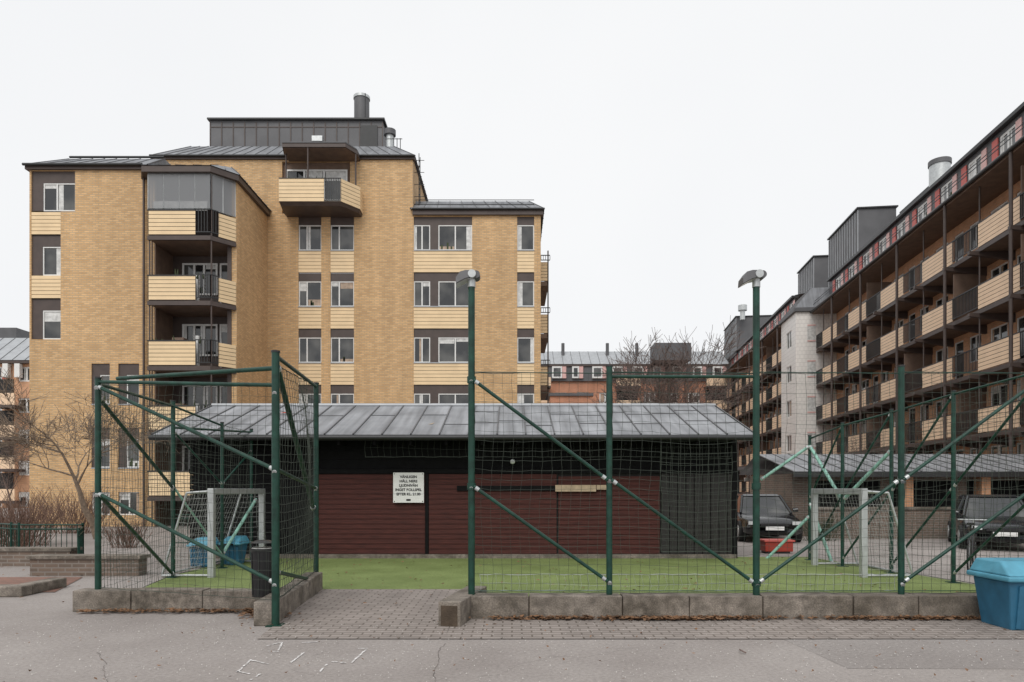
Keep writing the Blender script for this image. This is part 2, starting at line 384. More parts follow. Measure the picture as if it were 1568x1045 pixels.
for (p,q,n) in (((-15.4,dB+.02),(-12.76,dB+.02),4),((-12.76,dB+.02),(-12.05,29.7),2)):
    pa=Vector((p[0],p[1],0)); qa=Vector((q[0],q[1],0))
    b.quad('balcony_glazing:glass_balcony',(pa.x,pa.y,zt),(qa.x,qa.y,zt),(qa.x,qa.y,14.98),(pa.x,pa.y,14.98))
    b.seg('glazing_bars:galv',p,q,.04,14.94,15.0); b.seg('glazing_bars:galv',p,q,.04,zt,zt+.04)
    for i in range(n+1):
        c=pa.lerp(qa,i/n); b.box('glazing_bars:galv',c.x-.015,c.x+.015,c.y,c.y+.03,zt,14.96)
b.box('balcony_blind:curtain',-15.3,-13.0,29.1,29.12,13.5,13.9)
b.prism('roof_fascia:brown_metal',[(-15.6,dB-.12),(-12.7,dB-.12),(-11.85,29.6),(-11.85,33.45),(-15.98,33.45),(-15.98,dA-.1)],14.99,15.24)
RZ='roof:zinc'
slope(b,RZ,(-15.62,dB-.15,15.25),(-12.68,dB-.15,15.25),(-13.0,30.2,15.95),(-15.9,30.2,15.95))
slope(b,RZ,(-12.68,dB-.15,15.25),(-11.8,29.6,15.25),(-12.5,30.4,15.95),(-13.0,30.2,15.95),sp=.5)
slope(b,RZ,(-11.8,29.6,15.25),(-11.8,33.48,15.25),(-12.5,33.48,15.95),(-12.5,30.4,15.95))
b.quad(RZ,(-15.9,30.2,15.95),(-13.0,30.2,15.95),(-12.5,30.4,15.95),(-12.5,33.48,15.95),(-15.9,33.48,15.95))
b.box('roof_fascia:brown_metal',xa0-.12,xa1+.1,dA-.12,dA+.3,eA-.15,eA+.02)
frust(b,RZ,xa0-.16,xa1+.3,dA-.16,46,eA+.03,xa0+.75,xa1+.2,dA+1.5,45,16.62)
b.tube('gutters:black_metal',(xa0-.15,dA-.2,eA+.02),(xa1+.1,dA-.2,eA+.02),.06,8)
b.tube('gutters:black_metal',(xa0+.8,dA+1.45,16.68),(xa1+.2,dA+1.45,16.68),.05,6)
b.tube('downpipes:brown_metal',(X(219,29.3),29.36,0),(X(219,29.3),29.36,15.4),.05,8)
b.tube('downpipes:brown_metal',(X(226,29.0),29.36,0),(X(226,29.0),29.36,15.4),.03,8)
dD=33.5; xd0,xd1=-17.6,-4.87; eD=17.9
cols=[(X(457,dD),X(492,dD)),(X(506,dD),X(542,dD))]
ops=[(c[0],c[1],15.0-4*PER-1.7,15.0) for c in cols]+[(X(432,dD),X(536,dD),15.15,17.7)]
wall(b,W,xd0,xd1,0,eD,dD,ops)
for c in cols: strip(c[0],c[1],15.0,5,dD,(.36,),last=False)
x0,x1=X(432,dD),X(536,dD)
b.box('recess_walls:brown_soffit',x0,x1,dD+.14,dD+.2,15.15,17.7)
window(b,x0+.15,x1-.15,15.8,17.35,dD+.13,(.3,.62),pc=.5,fw=.08)
dT=32.0; xl,xr=X(422,dT),X(545,dT)
f=[(xl,dT+.9),(xl+.15,dT),(X(522,dT),dT),(xr,dT+.9)]
sp_=X(496,dT)
zb0,zb1=15.10,16.18
segslats(b,f[0],f[1],zb0,zb1); segslats(b,f[1],(sp_,dT),zb0,zb1); segrail(b,(sp_,dT),f[2],zb0,zb1+.05); segslats(b,f[2],f[3],zb0,zb1)
segslats(b,(xr,dT+.9),(xr,dD-.01),zb0,zb1); segslats(b,(xl,dD-.01),(xl,dT+.9),zb0,zb1)
b.box('balcony_caps:black_metal',xl+.15,sp_,dT-.02,dT+.06,zb1,zb1+.04)
tray=[(xl+.02,dD),(xl+.02,dT+.9),(xl+.17,dT+.04),(X(522,dT)-.02,dT+.04),(xr-.03,dT+.9),(xr-.03,dD)]
b.mesh('balcony_tray:brown_metal',[(p[0],p[1],zb0+.01) for p in tray]+[(p[0]*.985-.14,min(dD,p[1]+.12),zb0-.13) for p in tray],[[i,(i+1)%6,6+(i+1)%6,6+i] for i in range(6)]+[[6,7,8,9,10,11],[0,1,2,3,4,5]])
b.quad('balcony_floor:wood_pale',(xl+.2,dD-.1,zb0+.02),(xl+.2,dT+.9,zb0+.02),(xr-.2,dT+.9,zb0+.02),(xr-.2,dD-.1,zb0+.02))
can=[(X(426,dT),dD),(X(426,dT),dT+.8),(X(431,dT),dT+.1),(X(528,dT),dT+.1),(X(541,dT),dT+.8),(X(541,dT),dD)]
b.prism('canopy:brown_metal',can,17.72,17.90)
b.prism('canopy_top:zinc_dark',[(p[0],p[1]-.03) for p in can],17.905,17.96)
b.prism('canopy_soffit:brown_soffit',[(p[0]*.99-.09,min(p[1]+.1,dD)) for p in can],17.70,17.718)
for px in (430,539,470):
    b.tube('balcony_posts:brown_metal',(X(px,dT),dT+.75 if px!=470 else dT+.15,zb0),(X(px,dT),dT+.75 if px!=470 else dT+.15,17.7),.04,6)
for q in range(6):
    cx=random.uniform(xl+.3,sp_); b.tube('balcony_plants:hedge',(cx,dT+.2,zb1-.1),(cx+.05,dT+.2,zb1+random.uniform(.1,.3)),.06,5,.01)
b.box('roof_fascia:brown_metal',xd0-.1,xd1+.1,dD-.1,dD+.2,eD-.12,eD+.02)
frust(b,RZ,xd0-.14,xd1+.14,dD-.14,47,eD+.03,xd0+1.1,xd1-1.2,dD+1.6,45.5,19.25,sp=.55)
b.tube('gutters:black_metal',(xd0-.1,dD-.17,eD+.02),(xd1+.1,dD-.17,eD+.02),.055,8)
dP=36.9; px0,px1=X(322,dP),X(586,dP); zp=1.6+565*dP/1045
PH='penthouse:zinc_dark'
b.box(PH,px0,px1,dP,44,19.2,zp)
n=15
for i in range(n+1):
    xx=px0+(px1-px0)*i/n; b.box('penthouse_seams:brown_metal',xx-.025,xx+.025,dP-.03,dP-.002,19.3,zp-.1)
b.box('penthouse_band:brown_metal',px0,px1,dP-.02,dP-.001,zp-.38,zp-.33)
b.box('penthouse_cap:black_metal',px0-.12,px1+.12,dP-.15,44.1,zp,zp+.09)
b.box('penthouse_door:black_metal',X(553,dP),X(578,dP),dP-.06,dP-.035,19.4,Z(193,dP))
b.box('penthouse_vent:galv',X(478,dP),X(494,dP),dP-.08,dP-.035,Z(217,dP),Z(209,dP))
cxp=X(554,39); b.tube('chimney:zinc_dark',(cxp,39,zp),(cxp,39,Z(153,39)),.43,20)
b.tube('chimney_cap:galv',(cxp,39,Z(153,39)),(cxp,39,Z(149,39)),.47,20)
b.tube('antenna:black_metal',(X(558,37),37.2,zp-2),(X(558,37),37.2,Z(140,37)),.03,5)
b.tube('vent_pipe:galv',(X(597,36.5),36.5,18.5),(X(597,36.5),36.5,Z(208,36.5)),.2,12); b.tube('vent_cap:zinc_dark',(X(597,36.5),36.5,Z(208,36.5)),(X(597,36.5),36.5,Z(200,36.5)),.32,12)
for pxx in (603,608,613): b.tube('roof_rail:black_metal',(X(pxx,35.5),35.5,18.3),(X(pxx,35.5),35.5,Z(212,35.5)),.02,4)
b.tube('roof_rail:black_metal',(X(590,35.5),35.5,Z(213,35.5)),(X(616,35.5),35.5,Z(213,35.5)),.02,4)
b.quad(W,(xd1,dD,0),(xd1,47,0),(xd1,47,eD),(xd1,dD,eD)); b.quad(W,(xd0,dD,0),(xd0,47,0),(xd0,47,eD),(xd0,dD,eD))
for yy in (33.9,34.3): b.tube('roof_ladder:black_metal',(xd1+.25,yy,15.4),(xd1+.25,yy,18.3),.02,4)
for i in range(10): b.tube('roof_ladder:black_metal',(xd1+.25,33.9,15.5+i*.28),(xd1+.25,34.3,15.5+i*.28),.015,4)
for i in range(5): b.tube('roof_ladder:black_metal',(xd1,34,15.6+i*.6),(xd1+.5,34,15.6+i*.6),.015,4)
dE=33.48; xe0,xe1=xd1+.002,1.41; eE=15.2
ec=[(X(632.5,dE),X(723,dE)),(X(792,dE),X(818,dE))]
wall(b,W,xe0,xe1,0,eE,dE,[(ec[0][0]+.03,ec[0][1],15.0-4*PER-1.7,15.0),(ec[1][0],ec[1][1],15.0-4*PER-1.7,15.0)])
strip(ec[0][0]+.03,ec[0][1],15.0,5,dE,(),last=False,post=(X(658.5,dE),X(671,dE))); strip(ec[1][0],ec[1][1],15.0,5,dE,(),last=False)
b.quad(W,(xe1,dE,0),(xe1,47,0),(xe1,47,eE),(xe1,dE,eE))
b.box('roof_fascia:brown_metal',xe0,xe1+.12,dE-.14,dE+.2,eE-.16,eE+.1)
frust(b,RZ,xe0-.1,xe1+.18,dE-.18,47,eE+.11,xe0,xe1-.55,dE+1.2,46,16.25)
b.tube('gutters:black_metal',(xe0,dE-.2,eE+.1),(xe1+.18,dE-.2,eE+.1),.055,8)
for zz in (15.5,15.85): b.tube('snow_guard:black_metal',(xe0,dE+.4+(zz-15.4)*.9,zz+.3),(xe1-.3,dE+.4+(zz-15.4)*.9,zz+.3),.02,4)
for i in range(5):
    zt=13.6-i*PER
    segslats(b,(xe1,36),(1.9,36),zt-1.0,zt); segslats(b,(1.9,36),(1.9,40),zt-1,zt)
    b.box('balcony_slabs:brown_soffit',xe1,1.92,36,40,zt-1.25,zt-1.02)
    b.tube('balcony_posts:brown_metal',(1.9,36.0,zt-1.2),(1.9,36.0,zt+1.7 if i else zt+.6),.035,6)
    segrail(b,(xe1,35.9),(2.0,35.9),zt,zt+.35)
b.quad(W,(xa0,46,0),(xe1,46.5,0),(xe1,46.5,eE),(xa0,46,eE))
b.done()

# ------------------------------------------------------------------ right apartment row
def frameM(x0,slope_):
    th=math.atan(slope_); s,c=math.sin(th),math.cos(th)
    return Matrix(((s,c,0,x0),(c,-s,0,0),(0,0,1,0),(0,0,0,1)))
r=O('balcony_apartment_building'); r.M=frameM(17.1,.12)
def S(d): return d/math.cos(math.atan(.12))
def row(r,s0,s1,y0,first,per=5.2):
    s=first
    ops=[];cells=[]
    while s<s1:
        cells.append(s); s+=per
    yw=y0+1.5
    for c in cells:
        for i in range(6):
            zf=12.45-i*2.75
            for (a,e,lo,hi) in ((.4,1.5,.9,2.2),(2.0,2.9,.05,2.2),(3.5,4.9,.9,2.2)):
                if zf+lo<.2 or zf+lo>14: continue
                A,B=c+a,c+e
                if A>s0 and B<s1: ops.append((A,B,zf+lo,zf+hi))
    wall(r,'walls:brick_orange',s0,s1,0,15.3,yw,ops,.12)
    for o_ in ops: window(r,o_[0],o_[1],o_[2],o_[3],yw+.1,(.5,) if o_[1]-o_[0]>1 else (),pc=.5,fw=.07)
    for c in cells:
        for i in range(5):
            zf=12.40-i*2.75; zt=zf+1.0
            a,e=c+.0,min(c+per,s1)
            if a<s0: a=s0
            if e-a<2: continue
            pe=min(a+3.0,e)
            for j in range(6):
                h=1.05/6; r.box('siding_panels:siding_right',a+.02,pe,y0,y0+.03,zf-.05+j*h+.024,zf-.05+(j+1)*h)
            r.box('panel_backing:brown_metal',a+.03,pe-.01,y0+.012,y0+.04,zf-.04,zt-.01)
            r.box('caps:black_metal',a,e,y0-.01,y0+.06,zt+.002,zt+.05)
            r.box('railings:black_metal',pe,e,y0,y0+.04,zf+.05,zf+.09)
            k=int((e-pe)/.12)
            for j in range(k+1): r.box('railings:black_metal',pe+(e-pe)*j/max(k,1)-.014,pe+(e-pe)*j/max(k,1)+.014,y0+.005,y0+.03,zf+.09,zt)
            r.box('slabs:brown_soffit',a,e,y0+.05,yw,zf-.24,zf-.07); r.box('slab_edges:brown_metal',a,e,y0-.01,y0+.05,zf-.26,zf-.07)
            for q in (a,a+3.0):
                r.hexa('brackets:brown_metal',[(q-.09,y0-.40,zf-.34),(q+.09,y0-.40,zf-.34),(q+.09,yw,zf-.66),(q-.09,yw,zf-.66)],[(q-.09,y0-.40,zf-.2),(q+.09,y0-.40,zf-.2),(q+.09,yw,zf-.265),(q-.09,yw,zf-.265)])
            if random.random()<.35: r.box('party_screens:brown_soffit',a-.03,a+.03,y0+.05,yw,zf-.05,zf+2.2)
            if random.random()<.4:
                q=random.uniform(a+.5,e-.8); r.box('balcony_clutter:curtain',q,q+.5,y0+.5,y0+.8,zf,zf+random.uniform(1.1,1.5))
        r.tube('posts:brown_metal',(c,y0-.33,0),(c,y0-.33,15.2),.075,8)
        r.tube('posts:brown_metal',(c+3.02,y0+.08,1.4),(c+3.02,y0+.08,15.2),.035,6)
    r.box('eaves:brown_soffit',s0,s1,y0-.3,yw,15.1,15.28); r.tube('gutters:black_metal',(s0,y0-.4,15.25),(s1,y0-.4,15.25),.09,8)
    slope(r,'roof:zinc',(s0,y0-.35,15.3),(s1,y0-.35,15.3),(s1,y0+1.0,16.15),(s0,y0+1.0,16.15),sp=.7)
    aops=[];s=s0+.5
    while s<s1-2: aops.append((s,s+1.2,16.35,17.35)); s+=2.6
    wall(r,'attic_walls:zinc_dark',s0,s1,16.15,17.55,y0+1.0,aops,.1)
    for q in aops:
        window(r,*q,y0+1.08,(.5,),pc=.8,fw=.11)
        r.box('attic_panels:red_paint',q[1]+.05,q[1]+.5,y0+.95,y0+.995,16.35,17.35); r.box('attic_panels_pale:pink_paint',q[0]-.45,q[0]-.06,y0+.95,y0+.995,16.35,17.35)
    r.box('roof_edge:black_metal',s0,s1,y0+.75,y0+1.3,17.55,17.72)
    slope(r,'roof:zinc',(s0,y0+1.0,17.73),(s1,y0+1.0,17.73),(s1,y0+6,18.7),(s0,y0+6,18.7),sp=.8)
    r.quad('roof:zinc',(s0,y0+12,17.6),(s1,y0+12,17.6),(s1,y0+6,18.7),(s0,y0+6,18.7))
    r.quad('walls:brick_orange',(s0,y0+12,0),(s1,y0+12,0),(s1,y0+12,17.6),(s0,y0+12,17.6))
    r.tube('roof_rail:black_metal',(s0,y0-.2,15.85),(s1,y0-.2,15.85),.02,4); r.tube('roof_rail:black_metal',(s0,y0-.1,16.1),(s1,y0-.1,16.1),.02,4)
row(r,S(16),S(52.5),0.0,S(27.4)-5.2*2)
row(r,S(56.6),S(90),-1.4,S(56.6)+.3)
s0,s1=S(52.5),S(56.6)
r.quad('stair_tower:tile_white',(s0,-1.5,0),(s0,1.5,0),(s0,1.5,15.3),(s0,-1.5,15.3))
wops=[(s0+1.2,s0+2.6,1.9+i*2.75,3.2+i*2.75) for i in range(5)]
wall(r,'stair_tower:tile_white',s0,s1,0,15.3,-1.5,wops,.1)
for q in wops: window(r,*q,-1.4,(.5,))
for i in range(5):
    r.box('stair_windows:pink_paint',s0-.04,s0-.005,-.65,-.05,2.0+i*2.75,2.1+i*2.75)
    r.box('stair_glazing:curtain',s0-.02,s0-.002,-.65,-.05,2.1+i*2.75,3.2+i*2.75)
    r.box('stair_windows:pink_paint',s0-.04,s0-.005,-.65,-.05,3.2+i*2.75,3.3+i*2.75)
r.box('stair_roof:zinc_dark',s0-.2,s1,-1.7,1.6,15.31,15.6)
slope(r,'roof:zinc',(s0-.1,-1.6,15.61),(s1,-1.6,15.61),(s1,-.2,17.3),(s0+.6,-.2,17.3))
r.quad('roof:zinc',(s0-.1,-1.6,15.61),(s0+.6,-.2,17.3),(s0+.6,3,17.3),(s0-.1,3,15.61))
r.quad('walls:brick_orange',(S(52.5)+.01,1.5,0),(S(52.5)+.01,12,0),(S(52.5)+.01,12,17.8),(S(52.5)+.01,1.5,17.8))
def plant(a,e,y0,y1,zt):
    r.box('roof_plant_room:zinc_dark',a,e,y0,y1,17.3,zt)
    n=int((e-a)/.5)
    for i in range(n+1): r.box('plant_room_ribs:zinc_light',a+(e-a)*i/n-.03,a+(e-a)*i/n+.03,y0-.04,y0-.003,17.6,zt-.1)
    r.box('plant_room_cap:black_metal',a-.12,e+.12,y0-.12,y1+.1,zt,zt+.1)
plant(S(49.6),S(55.7),2,4.6,21.9); plant(S(59.5),S(64),2,5.2,21.8); plant(S(79),S(86),-.6,6.4,21.6); plant(S(46),S(52),6,9,22.4)
r.M=Matrix.Identity(4)
r.tube('chimney:galv',(X(1439,45),45,18),(X(1439,45),45,Z(254,45)),.62,20); r.tube('chimney_cap:zinc_dark',(X(1439,45),45,Z(254,45)),(X(1439,45),45,Z(247,45)),.68,20)
r.tube('vent:galv',(X(1137,78),78,21),(X(1137,78),78,Z(473,78)),.28,12); r.tube('vent:galv',(X(1137,78),78,Z(476,78)),(X(1137,78),78,Z(468,78)),.5,12)
r.done()

# ------------------------------------------------------------------ distant courtyard buildings
def distant(name,x0,x1,d,eave,top,wallm,z_first,nf=6,seed=1):
    random.seed(seed)
    o=O(name); ops=[]
    n=int((x1-x0)/2.6); st=(x1-x0)/n
    for i in range(n):
        for f in range(nf):
            z=z_first-f*2.75
            if z<1: continue
            if i%4==3: continue
            ops.append((x0+st*i+.5,x0+st*i+1.9,z-1.3,z))
    wall(o,'walls:'+wallm,x0,x1,0,eave,d,ops,.15)
    for q in ops: window(o,*q,d+.12,(.5,),fw=.13,pc=.75)
    for i in range(n):
        if i%4==3:
            for f in range(nf):
                z=z_first-f*2.75
                if z<1: continue
                a=x0+st*i-.3; o.box('balconies:siding_right',a,a+2.9,d-1.3,d-1.2,z-2.1,z-1.1); o.box('balcony_slabs:brown_metal',a,a+2.9,d-1.3,d,z-2.3,z-2.12)
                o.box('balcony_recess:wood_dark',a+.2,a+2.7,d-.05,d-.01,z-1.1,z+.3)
        elif random.random()<.6:
            o.box('panels:red_paint',x0+st*i+1.95,x0+st*i+2.25,d-.05,d-.01,z_first-1.3,z_first)
    o.box('eaves:brown_metal',x0,x1,d-.4,d+.1,eave-.25,eave)
    slope(o,'roof:zinc_light',(x0,d-.45,eave+.01),(x1,d-.45,eave+.01),(x1,d+3,top),(x0,d+3,top),sp=1.1,r=.03)
    o.quad('roof:zinc_light',(x0,d+12,eave),(x1,d+12,eave),(x1,d+3,top),(x0,d+3,top))
    o.box('side_walls:'+wallm,x0+.01,x1-.01,d+.2,d+11.9,0,eave-.3)
    return o
o=distant('red_brick_courtyard_building',-6,26,82,16.6,18.8,'brick_red',16.0,6,3)
for px in (862,930,975): o.tube('roof_vents:zinc_dark',(X(px,84),84,18),(X(px,84),84,19.6),.2,8)
for i in range(10):
    a=X(845,82)+i*2.4; w_=random.uniform(.8,1.3)
    o.box('white_dormers:frame_white',a,a+w_,81.4,81.9,14.9,16.3); o.box('attic_panels:pink_paint',a+w_+.02,a+w_+.5,81.5,81.9,14.9,16.3)
    o.box('white_dormer_panes:glass',a+.18,a+w_-.18,81.37,81.39,15.1,16.1)
o.box('attic_band:zinc_dark',-6,26,81.75,81.95,14.6,16.4)
o.box('entrance_block:brick_red',X(842,79),X(905,79),78,81.9,0,12.3); o.box('entrance_block_roof:zinc_dark',X(840,79),X(907,79),77.8,81.9,12.3,12.6)
o.box('corner_roof:zinc_dark',X(1000,80),X(1055,80),79,81.7,16.6,18.6)
o.done()
o=distant('orange_brick_courtyard_building',-58,-27,60,12.9,15.6,'brick_orange',12.4,5,5)
for px in (10,28): o.box('white_dormers:frame_white',X(px,60),X(px+8,60),59.5,59.9,11.4,12.6)
for k_ in range(4):
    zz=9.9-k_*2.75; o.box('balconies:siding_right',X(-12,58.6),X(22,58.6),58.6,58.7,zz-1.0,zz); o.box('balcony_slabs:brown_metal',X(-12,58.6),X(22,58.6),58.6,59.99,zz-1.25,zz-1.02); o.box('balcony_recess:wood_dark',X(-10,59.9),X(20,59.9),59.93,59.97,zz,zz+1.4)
o.box('roof_plant_room:zinc_dark',X(-60,66),X(48,66),64,70,14,Z(502,64)); o.done()
random.seed(21)

# ------------------------------------------------------------------ ground
def sheet(name,pts,z,mat):
    o=O(name); o.quad(name+':'+mat,*[(p[0],p[1],z) for p in pts]); o.done()
sheet('ground',[(-400,-60),(400,-60),(400,600),(-400,600)],0,'asphalt')
sheet('sports_turf',[(-5.5,9.1),(8.3,8.5),(7.0,16.2),(-6.3,16.2),(-6.3,12.4)],.005,'turf')
sheet('paved_path',[(-2.72,7.28),(-.72,7.28),(-.76,10.9),(-3.05,10.9)],.010,'pavers')
sheet('paved_strip',[(-.72,7.28),(9,7.28),(9,8.4),(-.72,8.4)],.010,'pavers')
sheet('red_paving',[(-14,10.6),(-7.1,10.6),(-7.8,12.4),(-14,12.4)],.010,'pavers_red')
sheet('asphalt_patch',[(3.0,6.1),(9.5,6.0),(9.5,7.28),(2.9,7.28)],.002,'asphalt_patch')
def G(px,py):
    d=1045*1.6/(py-750); return Vector((X(px,d),d,0))
rr_=random.Random(3)
for pts in ([(683,986),(670,998),(672,1012),(664,1030),(668,1060)],[(150,1000),(162,1018),(158,1030),(170,1060)]):
    o=O('asphalt_crack'); q=[G(*p) for p in pts]; full=[]
    for i in range(len(q)-1):
        for j in range(6): full.append(q[i].lerp(q[i+1],j/6)+Vector((rr_.uniform(-.012,.012),rr_.uniform(-.012,.012),.004)))
    for i in range(len(full)-1):
        a,c=full[i],full[i+1]; d_=(c-a).normalized(); nn=Vector((-d_.y,d_.x,0))*rr_.uniform(.001,.0035)
        o.quad('asphalt_crack:crack',a-nn,c-nn,c+nn,a+nn)
    o.done()
o=O('hopscotch_chalk_marking')
for (a,bb,c,d) in ((408,990,433,984),(433,984,426,997),(410,998,427,999),(364,1030,384,1011),(385,1012,412,1018),(364,1029,382,1033),(445,1016,466,1000),(380,1044,399,1033),(508,1014,530,1016),(538,1016,560,996),(548,994,563,994),(462,985,486,984),(490,1030,500,1018)):
    p,q=G(a,bb),G(c,d); L=(q-p).length; n=max(3,int(L/.03)); dd=(q-p).normalized(); side=Vector((-dd.y,dd.x,0))
    for i in range(n):
        if rr_.random()<.12: continue
        u0,u1=i/n,(i+1)/n; w0=rr_.uniform(.006,.012); jj=rr_.uniform(-.004,.004)
        A=p.lerp(q,u0)+side*jj; B=p.lerp(q,u1)+side*jj; zz=Vector((0,0,.006)); nn=side*w0
        o.quad('hopscotch_chalk_marking:chalk',A-nn+zz,B-nn+zz,B+nn+zz,A+nn+zz)
o.done()
def kerb(name,segs,h=.29,th=.26):
    o=O(name); k='blocks:stone'; o.bev[k]=.012
    k2='joints:soil'
    for (p,q) in segs:
        a=Vector((p[0],p[1],0));bq=Vector((q[0],q[1],0));L=(bq-a).length;n=max(1,round(L/.93))
        o.seg(k2,a.lerp(bq,.004),a.lerp(bq,.996),th-.06,0,h-.04,off=.03)
        ts=[0]+[(i+random.uniform(-.12,.12))/n for i in range(1,n)]+[1]
        for i in range(n):
            s_=a.lerp(bq,ts[i]+.006/n); e_=a.lerp(bq,ts[i+1]-.006/n)
            o.seg(k,s_,e_,th+random.uniform(-.01,.01),0,h+random.uniform(-.01,.008),off=random.uniform(-.01,.01))
    o.done()
kerb('stone_kerb_wall',[((-5.75,8.92),(-3.25,8.92))],.28)
kerb('stone_kerb_wall',[((-2.78,8.0),(-3.02,10.9)),((-3.28,8.92),(-3.1,8.92))],.28)
kerb('stone_kerb_wall',[((-.66,8.4),(6.05,8.4)),((-.6,9.3),(-.86,7.95))],.29)
kerb('stone_kerb_wall',[((6.1,8.4),(8.8,8.4))],.29)
o=O('low_brick_wall'); o.box('wall:brick_dark',-8.9,-6.9,12.6,12.9,0,.32); o.box('coping:stone',-8.95,-6.85,12.56,12.94,.322,.38); o.done()
o=O('low_brick_wall'); o.box('wall:brick_dark',-14,-9.2,14.2,14.5,0,.32); o.box('coping:stone',-14,-9.15,14.16,14.54,.322,.38); o.done()
o=O('stone_planter'); o.bev['rim:stone']=.02; o.box('rim:stone',-9.6,-7.3,10.15,10.4,0,.16); o.box('rim:stone',-7.55,-7.3,10.401,11.2,0,.16); o.box('bed:pavers_red',-9.6,-7.551,10.401,11.5,0,.12); o.done()
o=O('fallen_leaves')
def leaf(x,y,big=1):
    s=random.uniform(.018,.05)*big; t=random.uniform(0,6.3); z=.016+random.uniform(0,.03)
    pts=[]
    for k in range(4):
        rr=s*(1 if k%2==0 else .55); pts.append((x+rr*math.cos(t+k*1.57),y+rr*math.sin(t+k*1.57),z+random.uniform(-.004,.02)))
    o.quad('fallen_leaves:leaf',*pts)
for i in range(1300):
    c=random.choice([.5,1.8,1.9,2.5,4.6,5.4,random.uniform(-.4,6)]); leaf(c+random.gauss(0,.45),8.38-abs(random.gauss(0,.06)))
for i in range(320): leaf(random.uniform(-5.6,-3.3),8.88-abs(random.gauss(0,.07)))
for i in range(260): leaf(random.gauss(-3.1,.15),8.75-abs(random.gauss(0,.18)))
for i in range(240): leaf(random.uniform(-8,7),random.uniform(4.6,8.3),.5)
for i in range(260): leaf(random.uniform(-5.5,7),random.uniform(9.3,15.6),.9)
for i in range(160): leaf(random.uniform(-12,-6),random.uniform(9,16))
o.done()
o=O('loose_grit')
for i in range(2600):
    y=random.uniform(4.4,8.3); x=random.uniform(-7,8); s=random.uniform(.003,.007)
    o.quad('loose_grit:grit',(x-s,y,.014),(x,y-s,.016),(x+s,y,.014),(x,y+s,.02))
o.done()
o=O('dead_twig'); g=G(1142,1003); o.tube('dead_twig:bark_grey',g+Vector((0,0,.02)),g+Vector((-.03,.08,.03)),.008,5); o.tube('dead_twig:bark_grey',g+Vector((-.03,.08,.03)),g+Vector((-.01,.15,.02)),.006,5); o.done()

# ------------------------------------------------------------------ clubhouse / sports hut
h=O('red_wooden_sports_hut')
hx0,hx1,hd=-7.5,5.2,15.9
h.box('core:wood_dark',hx0+.05,hx1-.05,hd+.05,20.4,0,2.75)
def boards(k,x0,x1,z0,z1,y,bh=.115):
    n=max(1,round((z1-z0)/bh)); s_=(z1-z0)/n
    for i in range(n):
        zz=z0+i*s_
        h.hexa(k,[(x0,y-.022,zz),(x1,y-.022,zz),(x1,y+.04,zz),(x0,y+.04,zz)],[(x0,y-.008,zz+s_-.006),(x1,y-.008,zz+s_-.006),(x1,y+.04,zz+s_-.006),(x0,y+.04,zz+s_-.006)])
zr0=Z(848,hd); zr1=Z(726,hd)
boards('red_boards:wood_red',X(487,hd),X(651,hd),zr0,zr1,hd)
boards('red_boards:wood_red',X(657,hd),X(852,hd),zr0,zr1,hd-.02)
boards('red_boards:wood_red',X(855,hd),X(1010,hd),zr0,zr1-.05,hd)
boards('black_boards:wood_black',hx0,X(484,hd),zr0,2.75,hd)
boards('black_boards:wood_black',X(487,hd),hx1,zr1+.12,2.75,hd+.02,.2)
n=9
for i in range(n):
    a=X(1012,hd)+(hx1-X(1012,hd))*i/n; h.box('black_door_boards:wood_dark',a+.01,a+(hx1-X(1012,hd))/n-.01,hd-.03+.008*(i%2),hd+.04,zr0,zr1+.1)
h.box('header_beam:wood_black',hx0,hx1,hd-.06,hd+.03,zr1+.012,zr1+.11)
h.box('divider:wood_black',X(651.5,hd),X(656.5,hd),hd-.05,hd+.03,zr0,zr1)
h.box('corner_post:wood_black',X(483,hd),X(487,hd),hd-.06,hd+.03,0,2.75); h.box('corner_post:wood_black',hx1-.08,hx1+.03,hd-.07,hd+.05,0,2.75)
h.box('plank:wood_pale',X(850,hd),X(912,hd),hd-.085,hd-.045,Z(753,hd),Z(743,hd)); h.box('plank:wood_pale',X(913,hd),X(932,hd),hd-.085,hd-.045,Z(750,hd),Z(743,hd))
h.box('door_rail:wood_black',X(700,hd),X(850,hd),hd-.07,hd-.045,Z(752,hd),Z(744,hd))
h.box('plinth:stone',hx0,hx1,hd-.09,hd+.1,0,Z(849,hd)+.005)
for i in range(16):
    a=hx0+.4+i*.8
    h.box('soffit_boards:wood_black',a,a+.06,15.2,hd-.06,2.6,2.72)
ez,ey=2.82,15.15; ry,rz=18.2,3.83; rx0,rx1=-8.0,5.42
slope(h,'roof:zinc_hut',(rx0,ey,ez),(rx1,ey,ez),(rx1,ry,rz),(rx0,ry,rz),sp=.62,r=.02)
slope(h,'roof:zinc_hut',(rx0,21.3,ez),(rx1,21.3,ez),(rx1,ry,rz),(rx0,ry,rz),sp=.62,r=.02)
h.quad('roof_underside:wood_black',(rx0,ey,ez-.05),(rx1,ey,ez-.05),(rx1,ry,rz-.05),(rx0,ry,rz-.05))
h.box('roof_fascia:black_metal',rx0,rx1,ey-.04,ey-.005,ez-.13,ez-.01)
h.tube('roof_gutter:black_metal',(rx0,ey-.09,ez-.07),(rx1,ey-.09,ez-.07),.055,10)
h.tube('roof_ridge:zinc_light',(rx0,ry,rz+.02),(rx1,ry,rz+.02),.05,8)
for s_ in (rx0,rx1):
    h.hexa('verge_boards:black_metal',[(s_-.02,ey,ez-.12),(s_+.02,ey,ez-.12),(s_+.02,ry,rz-.12),(s_-.02,ry,rz-.12)],[(s_-.02,ey,ez+.02),(s_+.02,ey,ez+.02),(s_+.02,ry,rz+.02),(s_-.02,ry,rz+.02)])
    h.mesh('gable:wood_black',[(s_*.96,hd,2.7),(s_*.96,20.4,2.7),(s_*.96,ry,rz-.1)],[[0,1,2]])
sw=(rx1-rx0)/21
